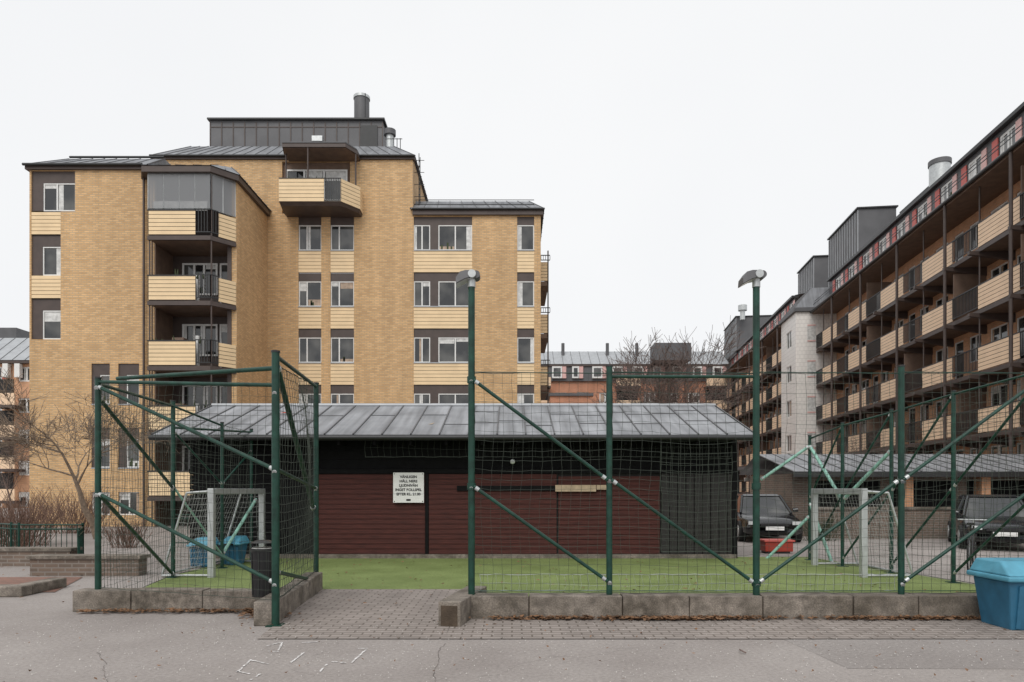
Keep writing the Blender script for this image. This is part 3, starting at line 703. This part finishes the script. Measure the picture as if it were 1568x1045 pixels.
for i in range(21):
    for t in (random.uniform(.25,.45),random.uniform(.6,.85)):
        if random.random()<.35: continue
        a=rx0+sw*i; yy=ey+(ry-ey)*t; zz=ez+(rz-ez)*t+.012
        h.box('roof_cross_seams:zinc_dark',a+.02,a+sw-.02,yy-.010,yy+.010,zz-.012,zz+.004)
for (px,t,w) in ((400,.7,.2),(655,.3,.08)):
    x=X(px,16); yy=ey+(ry-ey)*t; zz=ez+(rz-ez)*t+.012; m_='red_paint' if px==400 else 'wood_pale'
    L_=.15
    h.quad('roof_patches_%s:%s'%(m_,m_),(x,yy,zz),(x+w,yy+.03,zz+.01),(x+w+.06,yy+.03+L_,zz+.01+L_*.331),(x+.1,yy+L_,zz+L_*.331))
h.done()
o=O('wall_lamp')
for i in range(6):
    a0=math.pi*i/6-math.pi/2; a1=math.pi*(i+1)/6-math.pi/2
    o.tube('globe:lens',(X(785,15.7),15.72+.06*math.sin(a0),Z(707,15.7)),(X(785,15.7),15.72+.06*math.sin(a1),Z(707,15.7)),.06*math.cos(a0)+.001,12,.06*math.cos(a1)+.001,caps=False)
o.tube('bracket:black_metal',(X(785,15.7),15.75,Z(707,15.7)),(X(785,15.7),15.93,Z(707,15.7)),.03,8); o.done()
o=O('notice_sign'); sy=15.80; sx0,sx1=X(602,sy),X(649,sy); sz0,sz1=Z(770,sy),Z(724,sy)
o.box('board:sign_white',sx0,sx1,sy,sy+.03,sz0,sz1)
o.box('seam:zinc_light',sx0+.005,sx1-.005,sy-.004,sy-.001,sz0+.2,sz0+.207)
for q in ((sx0+.03,sz0+.03),(sx1-.03,sz0+.03),(sx0+.03,sz1-.03),(sx1-.03,sz1-.03)): o.tube('screws:black_metal',(q[0],sy-.006,q[1]),(q[0],sy,q[1]),.012,6)
o.box('logo:ink',(sx0+sx1)/2-.05,(sx0+sx1)/2+.05,sy-.004,sy-.001,sz0+.04,sz0+.085)
par=o.done()
for i,t in enumerate(['VÄNLIGEN','HÅLL NERE','LJUDNIVÅN','INGET BOLLSPEL','EFTER KL. 21.00']):
    cu=bpy.data.curves.new('lettering','FONT'); cu.body=t; cu.size=.082; cu.align_x='CENTER'; cu.offset=.0028; cu.extrude=.001; cu.materials.append(MATS['ink'])
    ob=bpy.data.objects.new('lettering',cu); SC.collection.objects.link(ob); ob.parent=par
    ob.rotation_euler=(math.pi/2,0,0); ob.location=Vector(((sx0+sx1)/2,sy-.004,sz1-.125-i*.100))-par.location

# ------------------------------------------------------------------ ball court fence
GP='posts:green_paint'
def V(px,py,d): return Vector((X(px,d),d,Z(py,d)))
def post(o,px,ytop,d,zb=0,r=.038):
    o.tube(GP,(X(px,d),d,zb),(X(px,d),d,Z(ytop,d)),r,12); o.tube('caps:black_metal',(X(px,d),d,Z(ytop,d)),(X(px,d),d,Z(ytop,d)+.02),r*1.15,12)
    o.box('base_plates:green_paint',X(px,d)-.09,X(px,d)+.09,d-.09,d+.09,zb,zb+.014)
def clamp(o,p,r=.045,m='clamps:galv'):
    o.tube(m,p-Vector((0,.045,.03)),p+Vector((0,.045,.03)),r*.6,8)
def brace(o,a,c,r=.022,cl=True,m='braces:green_paint'):
    o.tube(m,a,c,r,10)
    d=(c-a).normalized()
    if cl:
        for p,sg in ((a,1),(c,-1)): o.tube('clamps:galv',p+d*sg*.03,p+d*sg*.08,r*1.25,10)
def net(o,A,B,C,D,cs=.115,r=.0027,k='net:net_dark',sag=.03,bulge=.05,seed=0):
    rnd=random.Random(seed); L=((B-A).length+(C-D).length)/2; Hh=((D-A).length+(C-B).length)/2
    nx=max(2,int(L/cs)); ny=max(2,int(Hh/cs))
    nrm=(B-A).cross(D-A).normalized()
    ph=[rnd.uniform(0,6.28) for _ in range(6)]
    def P(u,v):
        p=A.lerp(B,u).lerp(D.lerp(C,u),v)
        w=math.sin(u*math.pi)*math.sin(v*math.pi)
        p=p+nrm*(bulge*w*math.sin(u*L*1.3+ph[0])+.5*bulge*w*math.sin(v*5+u*L*2+ph[1]))
        p=p+Vector((0,0,-sag*w*(1+.6*math.sin(u*L*2.1+ph[2]))))
        p=p+(B-A).normalized()*(.03*math.sin(v*7+u*3+ph[3])*math.sin(v*math.pi))
        return p
    gr=[[P(i/nx,j/ny)+Vector((rnd.uniform(-1,1),0,rnd.uniform(-1,1)))*.007 for j in range(ny+1)] for i in range(nx+1)]
    for i in range(nx+1): o.poly(k,gr[i],r*(1.8 if i in(0,nx) else 1))
    for j in range(ny+1): o.poly(k,[gr[i][j] for i in range(nx+1)],r*(2.2 if j in(0,ny) else 1))
df=8.53
o=O('ball_court_fence')
fp=[722,933,1158,1380,1604]
for p in fp:
    if p in (722,1158): continue
    post(o,p,562,df,.0)
for i in range(4):
    a,c=fp[i],fp[i+1]
    o.tube('top_wires:green_paint',V(a,570,df),V(c,572,df),.006,5); o.tube('top_wires:green_paint',V(a,905,df),V(c,905,df),.006,5)
    if i==1: o.tube('top_rails:green_paint',V(933,577,df),V(1158,577,df),.02,8)
    net(o,V(a+3,908,df),V(c-3,908,df),V(c-3,572,df),V(a+3,572,df),seed=i,r=.0023,sag=.05,bulge=.08)
for (a,c) in (((722,582),(933,735)),((933,735),(1158,893)),((722,745),(933,890)),((1158,893),(1380,735)),((1380,735),(1604,575)),((1380,892),(1604,735)),):
    brace(o,V(a[0]+3,a[1],df-.04),V(c[0]-3,c[1],df-.04))
    clamp(o,V(a[0],a[1],df)); clamp(o,V(c[0],c[1],df))
o.done()
o=O('ball_court_fence'); sp=[(1240,668,15.5),(1290,648,14.2),(1365,628,13.1),(1460,600,11.7),(1604,562,9.9)]
for p in sp[:-1]: post(o,p[0],p[1],p[2],0,.036)
for i in range(4):
    a,c=sp[i],sp[i+1]
    ta,tc_=V(a[0],a[1]+4,a[2]),V(c[0],c[1]+4,c[2]); ba=Vector((ta.x,ta.y,.05)); bc=Vector((tc_.x,tc_.y,.05))
    o.tube('top_rails:green_paint',ta,tc_,.02,8); net(o,ba,bc,tc_,ta,cs=.12,r=.0028,seed=20+i)
    m1=ta.lerp(ba,.5); m2=tc_.lerp(bc,.5)
    brace(o,ba+Vector((0,0,.1)),m2,m='braces:green_paint'); brace(o,m1,tc_,m='braces:green_paint')
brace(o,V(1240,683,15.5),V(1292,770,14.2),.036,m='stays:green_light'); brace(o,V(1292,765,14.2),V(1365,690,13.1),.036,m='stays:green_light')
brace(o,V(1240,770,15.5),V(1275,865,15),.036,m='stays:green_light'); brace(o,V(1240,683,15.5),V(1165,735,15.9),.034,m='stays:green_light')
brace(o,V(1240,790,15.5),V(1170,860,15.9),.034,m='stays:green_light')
o.done()
o=O('ball_court_fence')
dl=9.05
post(o,150,580,dl,.0,.038); post(o,265,615,12.4,0,.038); post(o,422,540,8.02,0,.046); post(o,484,588,10.95,0,.042)
post(o,340,648,13.9,0,.034); post(o,385,658,15.4,0,.034)
o.tube('top_rails:green_paint',V(150,585,dl),V(422,590,8.02),.024,8)
o.tube('top_rails:green_paint',V(180,580,9.3),V(422,564,8.02),.028,8)
o.tube('top_rails:green_paint',V(422,545,8.02),V(484,592,10.95),.026,8); o.tube('top_rails:green_paint',V(150,588,dl),V(265,622,12.4),.024,8)
o.tube('top_rails:green_paint',V(265,655,12.4),V(385,662,15.4),.022,8); o.tube('top_rails:green_paint',V(265,622,12.4),V(340,652,13.9),.022,8)
brace(o,V(150,592,dl),V(422,720,8.02),.024); brace(o,V(150,756,dl),V(422,893,8.02),.024)
brace(o,V(150,608,dl),V(265,748,12.4),.028); brace(o,V(150,756,dl),V(265,880,12.4),.028)
brace(o,V(422,718,8.02),V(484,748,10.95),.024); brace(o,V(424,560,8.02),V(480,780,10.95),.034); brace(o,V(424,876,8.02),V(484,890,10.95),.024)
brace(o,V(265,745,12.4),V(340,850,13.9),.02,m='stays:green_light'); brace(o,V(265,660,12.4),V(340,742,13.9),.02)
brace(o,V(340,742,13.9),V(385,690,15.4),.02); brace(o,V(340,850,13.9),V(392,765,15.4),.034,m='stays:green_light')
for (px,py,d) in ((150,592,dl),(150,756,dl),(422,720,8.02),(422,893,8.02),(265,748,12.4),(484,748,10.95),(422,600,8.02)): clamp(o,V(px,py,d))
def g0(px,d,z=.05): return Vector((X(px,d),d,z))
net(o,g0(150,dl,.3),g0(419,8.05,.3),V(419,592,8.02),V(150,590,dl),seed=31,r=.0020)
net(o,g0(423,8.05,.3),g0(484,10.95,.3),V(484,592,10.95),V(423,560,8.02),seed=32,cs=.105,r=.0036,bulge=.14)
net(o,g0(150,dl),g0(265,12.4),V(265,622,12.4),V(150,590,dl),seed=33)
net(o,g0(265,12.4),g0(340,13.9),V(340,652,13.9),V(265,622,12.4),seed=34)
net(o,g0(340,13.9),g0(385,15.4),V(385,662,15.4),V(340,652,13.9),seed=35)
o.done()
o=O('ball_stop_net')
net(o,V(560,700,15.35),V(1118,700,15.35),V(1118,672,15.35),V(560,672,15.35),cs=.14,seed=50,k='mesh:net_dark',r=.003)
net(o,V(1012,845,15.3),V(1120,845,15.3),V(1120,676,15.3),V(1012,676,15.3),cs=.13,seed=51,k='mesh:net_dark',r=.005,bulge=.1)
net(o,V(735,905,8.9),V(1370,905,8.9),V(1370,880,8.9),V(735,880,8.9),cs=.1,seed=52,k='skirt:net_light',r=.0022)
o.done()
def mast(px,heads):
    o=O('floodlight_mast'); d=df
    o.tube('mast:green_paint',(X(px,d),d,0),(X(px,d),d,Z(433,d)),.042,14); o.box('base_plate:green_paint',X(px,d)-.1,X(px,d)+.1,d-.1,d+.1,0,.016)
    for py in (745,893 if px>1000 else 582): o.tube('collar:green_paint',(X(px,d),d,Z(py,d)-.04),(X(px,d),d,Z(py,d)+.04),.055,12)
    zt=Z(433,d); xc=X(px,d)
    o.tube('bracket:galv',(xc,d,zt-.06),(xc,d,zt+.04),.05,10)
    for sg in heads:
        st=[(0,.045,.135),(.07,.03,.135),(.14,-.005,.115),(.19,-.035,.045)]
        for i in range(3):
            (u0,l0,h0),(u1,l1,h1)=st[i],st[i+1]
            o.hexa('lamp_hood:zinc_dark',[(xc+sg*u0,d-.09,zt+l0),(xc+sg*u1,d-.09,zt+l1),(xc+sg*u1,d+.12,zt+l1),(xc+sg*u0,d+.12,zt+l0)],[(xc+sg*u0,d-.075,zt+h0),(xc+sg*u1,d-.075,zt+h1),(xc+sg*u1,d+.10,zt+h1),(xc+sg*u0,d+.10,zt+h0)])
            o.quad('lens:lens',(xc+sg*u0,d-.08,zt+l0-.006),(xc+sg*u1,d-.08,zt+l1-.006),(xc+sg*u1,d+.11,zt+l1-.006),(xc+sg*u0,d+.11,zt+l0-.006))
    o.tube('ballast:galv',(xc+.01,d-.10,zt+.085),(xc+.01,d+.12,zt+.085),.05,14)
    o.tube('ballast:zinc_dark',(xc+.06,d-.07,zt+.085),(xc+.06,d+.09,zt+.085),.048,14)
    o.done()
mast(722,[-1]); mast(1158,[-1])
def goal(x,d0,d1,sgn,h_=1.62,t=.055):
    o=O('football_goal'); k='frame:galv'; o.bev[k]=.008
    o.box(k,x-t,x+t,d0-t,d0+t,0,h_); o.box(k,x-t,x+t,d1-t,d1+t,0,h_); o.box(k,x-t,x+t,d0+t,d1-t,h_-2*t,h_)
    xb=x+sgn*.9
    for dd in (d0,d1):
        o.tube('stays:galv',(x,dd,h_-.05),(x+sgn*.45,dd,h_-.08),.022,8); o.tube('stays:galv',(x+sgn*.45,dd,h_-.08),(xb,dd,.05),.022,8); o.tube('stays:galv',(x,dd,.04),(xb,dd,.04),.022,8)
    o.tube('stays:galv',(xb,d0,.04),(xb,d1,.04),.022,8); o.tube('stays:galv',(x+sgn*.45,d0,h_-.08),(x+sgn*.45,d1,h_-.08),.018,8)
    vv=Vector
    net(o,vv((xb,d0,.04)),vv((xb,d1,.04)),vv((x+sgn*.45,d1,h_-.08)),vv((x+sgn*.45,d0,h_-.08)),cs=.11,k='net:net_white',r=.0024,seed=60)
    for dd in (d0,d1): net(o,vv((x,dd,.04)),vv((xb,dd,.04)),vv((x+sgn*.45,dd,h_-.08)),vv((x,dd,h_-.06)),cs=.11,k='net:net_white',r=.0024,seed=61)
    o.done()
goal(X(324,12.4),12.4,14.9,-1); goal(X(1322,12.4),12.4,14.4,1)

# ------------------------------------------------------------------ litter bin, grit bins
o=O('litter_bin'); d=8.72; xc=X(403,d); o.bev['shell:black_plastic']=.01
zb,zt=.24,Z(843,d)
o.tube('shell:black_plastic',(xc,d,zb),(xc,d,zt),.135,20,.15); o.tube('rim:black_plastic',(xc,d,zt),(xc,d,zt+.03),.165,20,.165)
for i in range(8):
    a=2*math.pi*i/8; o.tube('shell_ribs:black_metal',(xc+.138*math.cos(a),d+.138*math.sin(a),zb+.03),(xc+.152*math.cos(a),d+.152*math.sin(a),zt-.02),.008,5)
o.tube('lid:black_plastic',(xc,d,zt+.10),(xc,d,zt+.13),.165,20,.08)
for sg in(-1,1): o.tube('lid_posts:black_metal',(xc+sg*.14,d,zt),(xc+sg*.14,d,zt+.11),.012,6)
o.tube('stand:black_metal',(xc,d+.05,0),(xc,d+.05,zb),.03,8); o.tube('liner:curtain',(xc,d,zt+.03),(xc,d,zt+.036),.14,16); o.done()
def gritbin(x0,x1,d0,d1,hh):
    o=O('grit_bin'); kb='body:blue_plastic'; kl='lid:blue_lid'; o.bev[kb]=.02; o.bev[kl]=.02
    w=x1-x0; i=.09
    o.hexa(kb,[(x0+i,d0+i,0),(x1-i,d0+i,0),(x1-i,d1-i,0),(x0+i,d1-i,0)],[(x0+.03,d0+.03,hh*.72),(x1-.03,d0+.03,hh*.72),(x1-.03,d1-.03,hh*.72),(x0+.03,d1-.03,hh*.72)])
    n=4
    for j in range(n):
        xx=x0+w*(j+.6)/(n+.2); o.hexa('ribs:blue_plastic',[(xx-.025,d0+i-.02,.03),(xx+.025,d0+i-.02,.03),(xx+.025,d0+i+.02,.03),(xx-.025,d0+i+.02,.03)],[(xx-.025,d0+.012,hh*.66),(xx+.025,d0+.012,hh*.66),(xx+.025,d0+.06,hh*.66),(xx-.025,d0+.06,hh*.66)])
    o.box(kl,x0-.02,x1+.02,d0-.03,d1+.02,hh*.722,hh*.80)
    o.hexa(kl,[(x0,d0-.01,hh*.802),(x1,d0-.01,hh*.802),(x1,d1,hh*.802),(x0,d1,hh*.802)],[(x0+.07,d0+.22,hh),(x1-.07,d0+.22,hh),(x1-.05,d1-.05,hh),(x0+.05,d1-.05,hh)])
    o.box('handle:black_plastic',(x0+x1)/2-.1,(x0+x1)/2+.1,d0-.06,d0-.032,hh*.73,hh*.78)
    o.done()
gritbin(5.55,6.65,7.62,8.30,.78); gritbin(X(287,13.9),X(318,13.9),13.9,14.5,.60); gritbin(X(336,14.3),X(366,14.3),14.3,14.9,.60)

# ------------------------------------------------------------------ iron fence, left
o=O('iron_railing_fence')
def irail(x0,d0,x1,d1,h_=.8):
    a=Vector((x0,d0,0)); c=Vector((x1,d1,0)); L=(c-a).length; n=int(L/.12)
    for z in (.12,h_-.1,h_): o.tube('rails:green_paint',a+Vector((0,0,z)),c+Vector((0,0,z)),.018,6)
    for i in range(n+1):
        p=a.lerp(c,i/n); big=i%12==0
        o.tube('bars:green_paint',p,p+Vector((0,0,h_+(.05 if big else 0))),.03 if big else .009,6)
irail(-11.2,15.5,-9.75,15.5,.8); irail(-9.75,15.5,-8.9,14.0,.75); irail(-14,17.2,-11.2,15.5,.8); o.done()
o=O('iron_railing_fence'); irail(-9.4,19,-7.2,19,.9); o.done()

# ------------------------------------------------------------------ vehicles
def car(name,x,d,paint,rot,L=4.4,Wd=1.78):
    o=O(name); o.M=Matrix.Translation((x,d,0))@Matrix.Rotation(rot,4,'Z')
    st=[(-.5,.60,.34,.58),(-.485,.74,.26,.66),(-.42,.84,.22,.74),(-.22,.885,.2,.86),(0,.89,.2,.90),(.25,.885,.2,.93),(.42,.86,.22,.95),(.485,.78,.27,.90),(.5,.66,.34,.8)]
    vs=[];ring=12
    for (t,hw,zl,zb) in st:
        hw*=Wd/1.78
        for (fx,fz) in ((-.8,0),(-1,.18),(-1,.55),(-.97,.8),(-.86,1),(-.4,1.03),(.4,1.03),(.86,1),(.97,.8),(1,.55),(1,.18),(.8,0)):
            vs.append((fx*hw,t*L,zl+fz*(zb-zl)))
    fs=[[i*ring+j,i*ring+(j+1)%ring,(i+1)*ring+(j+1)%ring,(i+1)*ring+j] for i in range(len(st)-1) for j in range(ring)]
    fs+=[list(range(ring)),list(range((len(st)-1)*ring,len(st)*ring))]
    o.mesh('body:'+paint,vs,fs,True)
    b4=[(-.76,-.22*L,.86),(.76,-.22*L,.86),(.76,.45*L,.93),(-.76,.45*L,.93)]
    t4=[(-.58,-.05*L,1.40),(.58,-.05*L,1.40),(.58,.33*L,1.40),(-.58,.33*L,1.40)]
    o.hexa('windows:glass',b4,t4)
    r4=[(-.60,-.06*L,1.395),(.60,-.06*L,1.395),(.60,.34*L,1.395),(-.60,.34*L,1.395)]; q4=[(-.52,-.02*L,1.455),(.52,-.02*L,1.455),(.52,.30*L,1.455),(-.52,.30*L,1.455)]
    o.hexa('roof:'+paint,r4,q4)
    for i in range(4): o.tube('pillars:'+paint,b4[i],t4[i],.045,6)
    for sx in(-1,1):
        o.tube('pillars:'+paint,(sx*.77,.12*L,.9),(sx*.585,.13*L,1.4),.04,6)
        o.tube('mirrors:'+paint,(sx*.86,-.17*L,.95),(sx*1.0,-.17*L,.97),.07,8)
        for yy in(-.31*L,.31*L):
            o.tube('tyres:rubber',(sx*.70,yy,.32),(sx*.91,yy,.32),.32,20); o.tube('rims:galv',(sx*.90,yy,.32),(sx*.925,yy,.32),.19,14)
        o.box('rear_lights:lamp_red',sx*.66-.12,sx*.66+.12,.492*L,.502*L,.72,.84); o.box('headlights:lens',sx*.62-.13,sx*.62+.13,-.503*L,-.485*L,.56,.66)
    o.box('plates:sign_white',-.26,.26,.5*L+.002,.5*L+.02,.52,.63); o.box('plates:sign_white',-.26,.26,-.5*L-.02,-.5*L-.002,.40,.51)
    o.box('grille:black_plastic',-.4,.4,-.5*L-.012,-.48*L,.53,.60)
    o.done()
car('parked_car',X(1168,22),22.3,'car_black',-.15)
car('parked_car',X(1518,19.4),19.4,'car_grey',-.48)
o=O('bicycle'); o.M=Matrix.Translation((X(1488,13.3),13.3,0))@Matrix.Rotation(.9,4,'Z')
def wheel(cx):
    pts=[(cx+.33*math.cos(2*math.pi*i/20),0,.34+.33*math.sin(2*math.pi*i/20)) for i in range(21)]
    o.poly('tyres:rubber',pts,.018,6)
    for i in range(10):
        a=2*math.pi*i/10; o.tube('spokes:galv',(cx,0,.34),(cx+.32*math.cos(a),0,.34+.32*math.sin(a)),.002,3)
wheel(-.52);wheel(.52)
for (a,c) in (((-.52,0,.34),(-.15,0,.80)),((-.52,0,.34),(-.08,0,.30)),((-.08,0,.30),(-.2,0,.92)),((-.08,0,.30),(.36,0,.78)),((-.15,0,.80),(.36,0,.83)),((.36,0,.9),(.52,0,.34))): o.tube('frame:car_black',a,c,.018,6)
o.box('saddle:black_plastic',-.32,-.1,-.06,.06,.92,.96); o.tube('handlebar:galv',(.34,-.26,1.0),(.34,.26,1.0),.013,6); o.tube('stem:galv',(.36,0,.88),(.34,0,1.0),.015,6); o.done()
o=O('red_sand_box'); o.bev['box:lamp_red']=.02; o.box('box:lamp_red',X(1172,17),X(1215,17),17,17.5,.05,.30); o.box('lid:red_paint',X(1170,17),X(1217,17),16.97,17.53,.302,.34); o.box('feet:black_plastic',X(1176,17),X(1211,17),17.05,17.45,0,.05); o.done()

o=O('brick_bike_shed')
o.box('walls:brick_dark',9.6,30,23.4,27.5,0,2.15)
for i in range(6): o.box('piers:brick_orange',13.2+i*2.6,13.5+i*2.6,22.95,23.38,0,2.1); o.box('openings:wood_black',10.4+i*2.6,12.6+i*2.6,23.35,23.39,.5,1.9)
slope(o,'roof:zinc_hut',(9.3,22.6,2.2),(30,22.6,2.2),(30,26,2.95),(9.3,26,2.95),sp=.6)
o.quad('roof:zinc_hut',(9.3,28,2.2),(30,28,2.2),(30,26,2.95),(9.3,26,2.95)); o.box('fascia:black_metal',9.3,30,22.55,22.59,2.02,2.2); o.done()
o=O('brick_garden_wall'); o.box('wall:brick_dark',9.9,24,22.2,22.45,0,.95); o.box('coping:stone',9.85,24,22.15,22.5,.952,1.03); o.done()
o=O('entrance_canopy'); o.box('roof:zinc_dark',15.2,21.0,38,52,2.9,3.1)
for yy in (39,43,47,51): o.tube('columns:black_metal',(15.6,yy,0),(15.6,yy,2.9),.07,8)
o.done()

# ------------------------------------------------------------------ trees
def tree(name,x,y,height,spread,seed,levels=5,tr=.09,bark='bark',kids=(3,5),trunk=.35,upr=.35,mn=.0045):
    rnd=random.Random(seed); o=O(name)
    def br(p,d,L,r,lv):
        n=4 if lv<3 else 3; pts=[p]; rs=[r]; q=p; dd=d.copy()
        for i in range(n):
            dd=(dd+Vector((rnd.uniform(-1,1),rnd.uniform(-1,1),rnd.uniform(-.5,.9)*upr))*.22).normalized()
            q=q+dd*(L/n); pts.append(q); rs.append(max(mn*.8,r*(1-.62*(i+1)/n)))
        o.poly(('trunk:' if lv==0 else 'branches:')+bark,pts,rs,8 if lv==0 else (5 if lv<3 else 3))
        if lv>=levels: return
        k=rnd.randint(*kids)
        for j in range(k):
            t=rnd.uniform(.35,1) if lv>0 else rnd.uniform(.55,1)
            i=min(int(t*n),n-1); f=t*n-i; pp=pts[i].lerp(pts[i+1],f); rr=(rs[i]*(1-f)+rs[i+1]*f)*.68
            az=rnd.uniform(0,6.283); base=(pts[i+1]-pts[i]).normalized()
            side=Vector((math.cos(az),math.sin(az),0)); side=(side-base*side.dot(base)).normalized()
            ang=rnd.uniform(.45,1.0)
            nd=(base*math.cos(ang)+side*math.sin(ang)*spread); nd.z+=.12; nd.normalize()
            br(pp,nd,L*rnd.uniform(.58,.8),max(rr,mn),lv+1)
        br(pts[-1],(dd+Vector((rnd.uniform(-.3,.3),rnd.uniform(-.3,.3),.1))).normalized(),L*.7,max(rs[-1],mn),lv+1)
    br(Vector((x,y,0)),Vector((-.08,0,1)).normalized(),height*trunk,tr,0)
    o.done()
tree('bare_tree',X(150,22),22,7.2,1.25,4,5,.13,trunk=.30,kids=(3,4),mn=.008)
tree('bare_tree',X(1000,46),46,14.5,1.1,9,5,.17,'bark_grey',trunk=.34,kids=(3,4),mn=.015)
tree('bare_tree',X(1060,52),52,14.0,1.1,12,5,.17,'bark_grey',trunk=.34,kids=(3,4),mn=.015)
tree('bare_tree',X(1330,34),34,6,1.0,15,5,.07,'bark_grey',trunk=.3,kids=(3,3))
tree('bare_tree',X(20,40),40,7,1.0,16,5,.08,'bark_grey',trunk=.3,kids=(2,3),mn=.009)
def shrub(x,y,w,hh,n,seed,m='twig'):
    rnd=random.Random(seed); o=O('bare_shrub')
    for i in range(n):
        a=rnd.uniform(0,6.28); rr=rnd.uniform(0,.35)*w; p=Vector((x+rr*math.cos(a),y+rr*math.sin(a)*.5,0)); d=Vector((math.cos(a)*rnd.uniform(.1,.7),math.sin(a)*.3,1)).normalized()
        pts=[p]; L=hh*rnd.uniform(.5,1)
        for j in range(4):
            d=(d+Vector((rnd.uniform(-1,1),rnd.uniform(-1,1),0))*.18).normalized(); pts.append(pts[-1]+d*L/4)
            if j>0:
                e=(d+Vector((rnd.uniform(-1,1),rnd.uniform(-1,1),.2))).normalized(); o.poly('stems:'+m,[pts[-1],pts[-1]+e*L*.15,pts[-1]+e*L*.28+Vector((0,0,.03))],.004,3)
        o.poly('stems:'+m,pts,.007,3)
    o.done()
shrub(-13.4,17.8,2.4,1.3,180,1); shrub(-14,19.5,2.4,1.5,150,2); shrub(-10.6,18.8,1.4,.8,80,3); shrub(-12.2,14.9,1.4,.5,90,7); shrub(9.6,21.3,1.4,.8,90,4,'hedge'); shrub(-16,25,3,1.6,160,6)

# ------------------------------------------------------------------ world, sun, camera
w=bpy.data.worlds.new("World"); SC.world=w; w.use_nodes=True; nt=w.node_tree
bg=nt.nodes['Background']
sky=nt.nodes.new('ShaderNodeTexSky'); sky.sky_type='NISHITA'; sky.sun_disc=False; sky.sun_elevation=math.radians(48); sky.sun_rotation=math.radians(196); sky.dust_density=4
mix=nt.nodes.new('ShaderNodeMix'); mix.data_type='RGBA'; mix.inputs['Factor'].default_value=.94
tc=nt.nodes.new('ShaderNodeTexCoord'); no=nt.nodes.new('ShaderNodeTexNoise'); no.inputs['Scale'].default_value=1.6; no.inputs['Detail'].default_value=3
nt.links.new(tc.outputs['Generated'],no.inputs['Vector'])
cr=nt.nodes.new('ShaderNodeValToRGB'); cr.color_ramp.elements[0].position=.3; cr.color_ramp.elements[1].position=.7
cr.color_ramp.elements[0].color=(.91,.922,.94,1); cr.color_ramp.elements[1].color=(.98,.985,.99,1)
nt.links.new(no.outputs['Fac'],cr.inputs[0])
sc_=nt.nodes.new('ShaderNodeVectorMath'); sc_.operation='SCALE'; sc_.inputs['Scale'].default_value=10.1
nt.links.new(cr.outputs[0],sc_.inputs[0])
nt.links.new(sky.outputs[0],mix.inputs['A']); nt.links.new(sc_.outputs[0],mix.inputs['B']); nt.links.new(mix.outputs['Result'],bg.inputs['Color']); bg.inputs['Strength'].default_value=.1
sl=bpy.data.lights.new('sun','SUN'); sl.energy=1.5; sl.angle=math.radians(35); sl.color=(1,.97,.93)
so=bpy.data.objects.new('sun',sl); SC.collection.objects.link(so); so.location=(0,-10,30)
dirv=Vector((.25,.85,-1.0)).normalized(); so.rotation_euler=dirv.to_track_quat('-Z','Y').to_euler()
cam=bpy.data.cameras.new('camera'); co=bpy.data.objects.new('camera',cam); SC.collection.objects.link(co)
co.location=(0,0,CAMH); co.rotation_euler=(math.pi/2,0,0); cam.sensor_width=36; cam.lens=36*1045/1568; cam.shift_y=(750-522.5)/1568; cam.clip_end=1500
SC.camera=co
SC.view_settings.view_transform='Standard'; SC.view_settings.look='None'; SC.view_settings.exposure=0
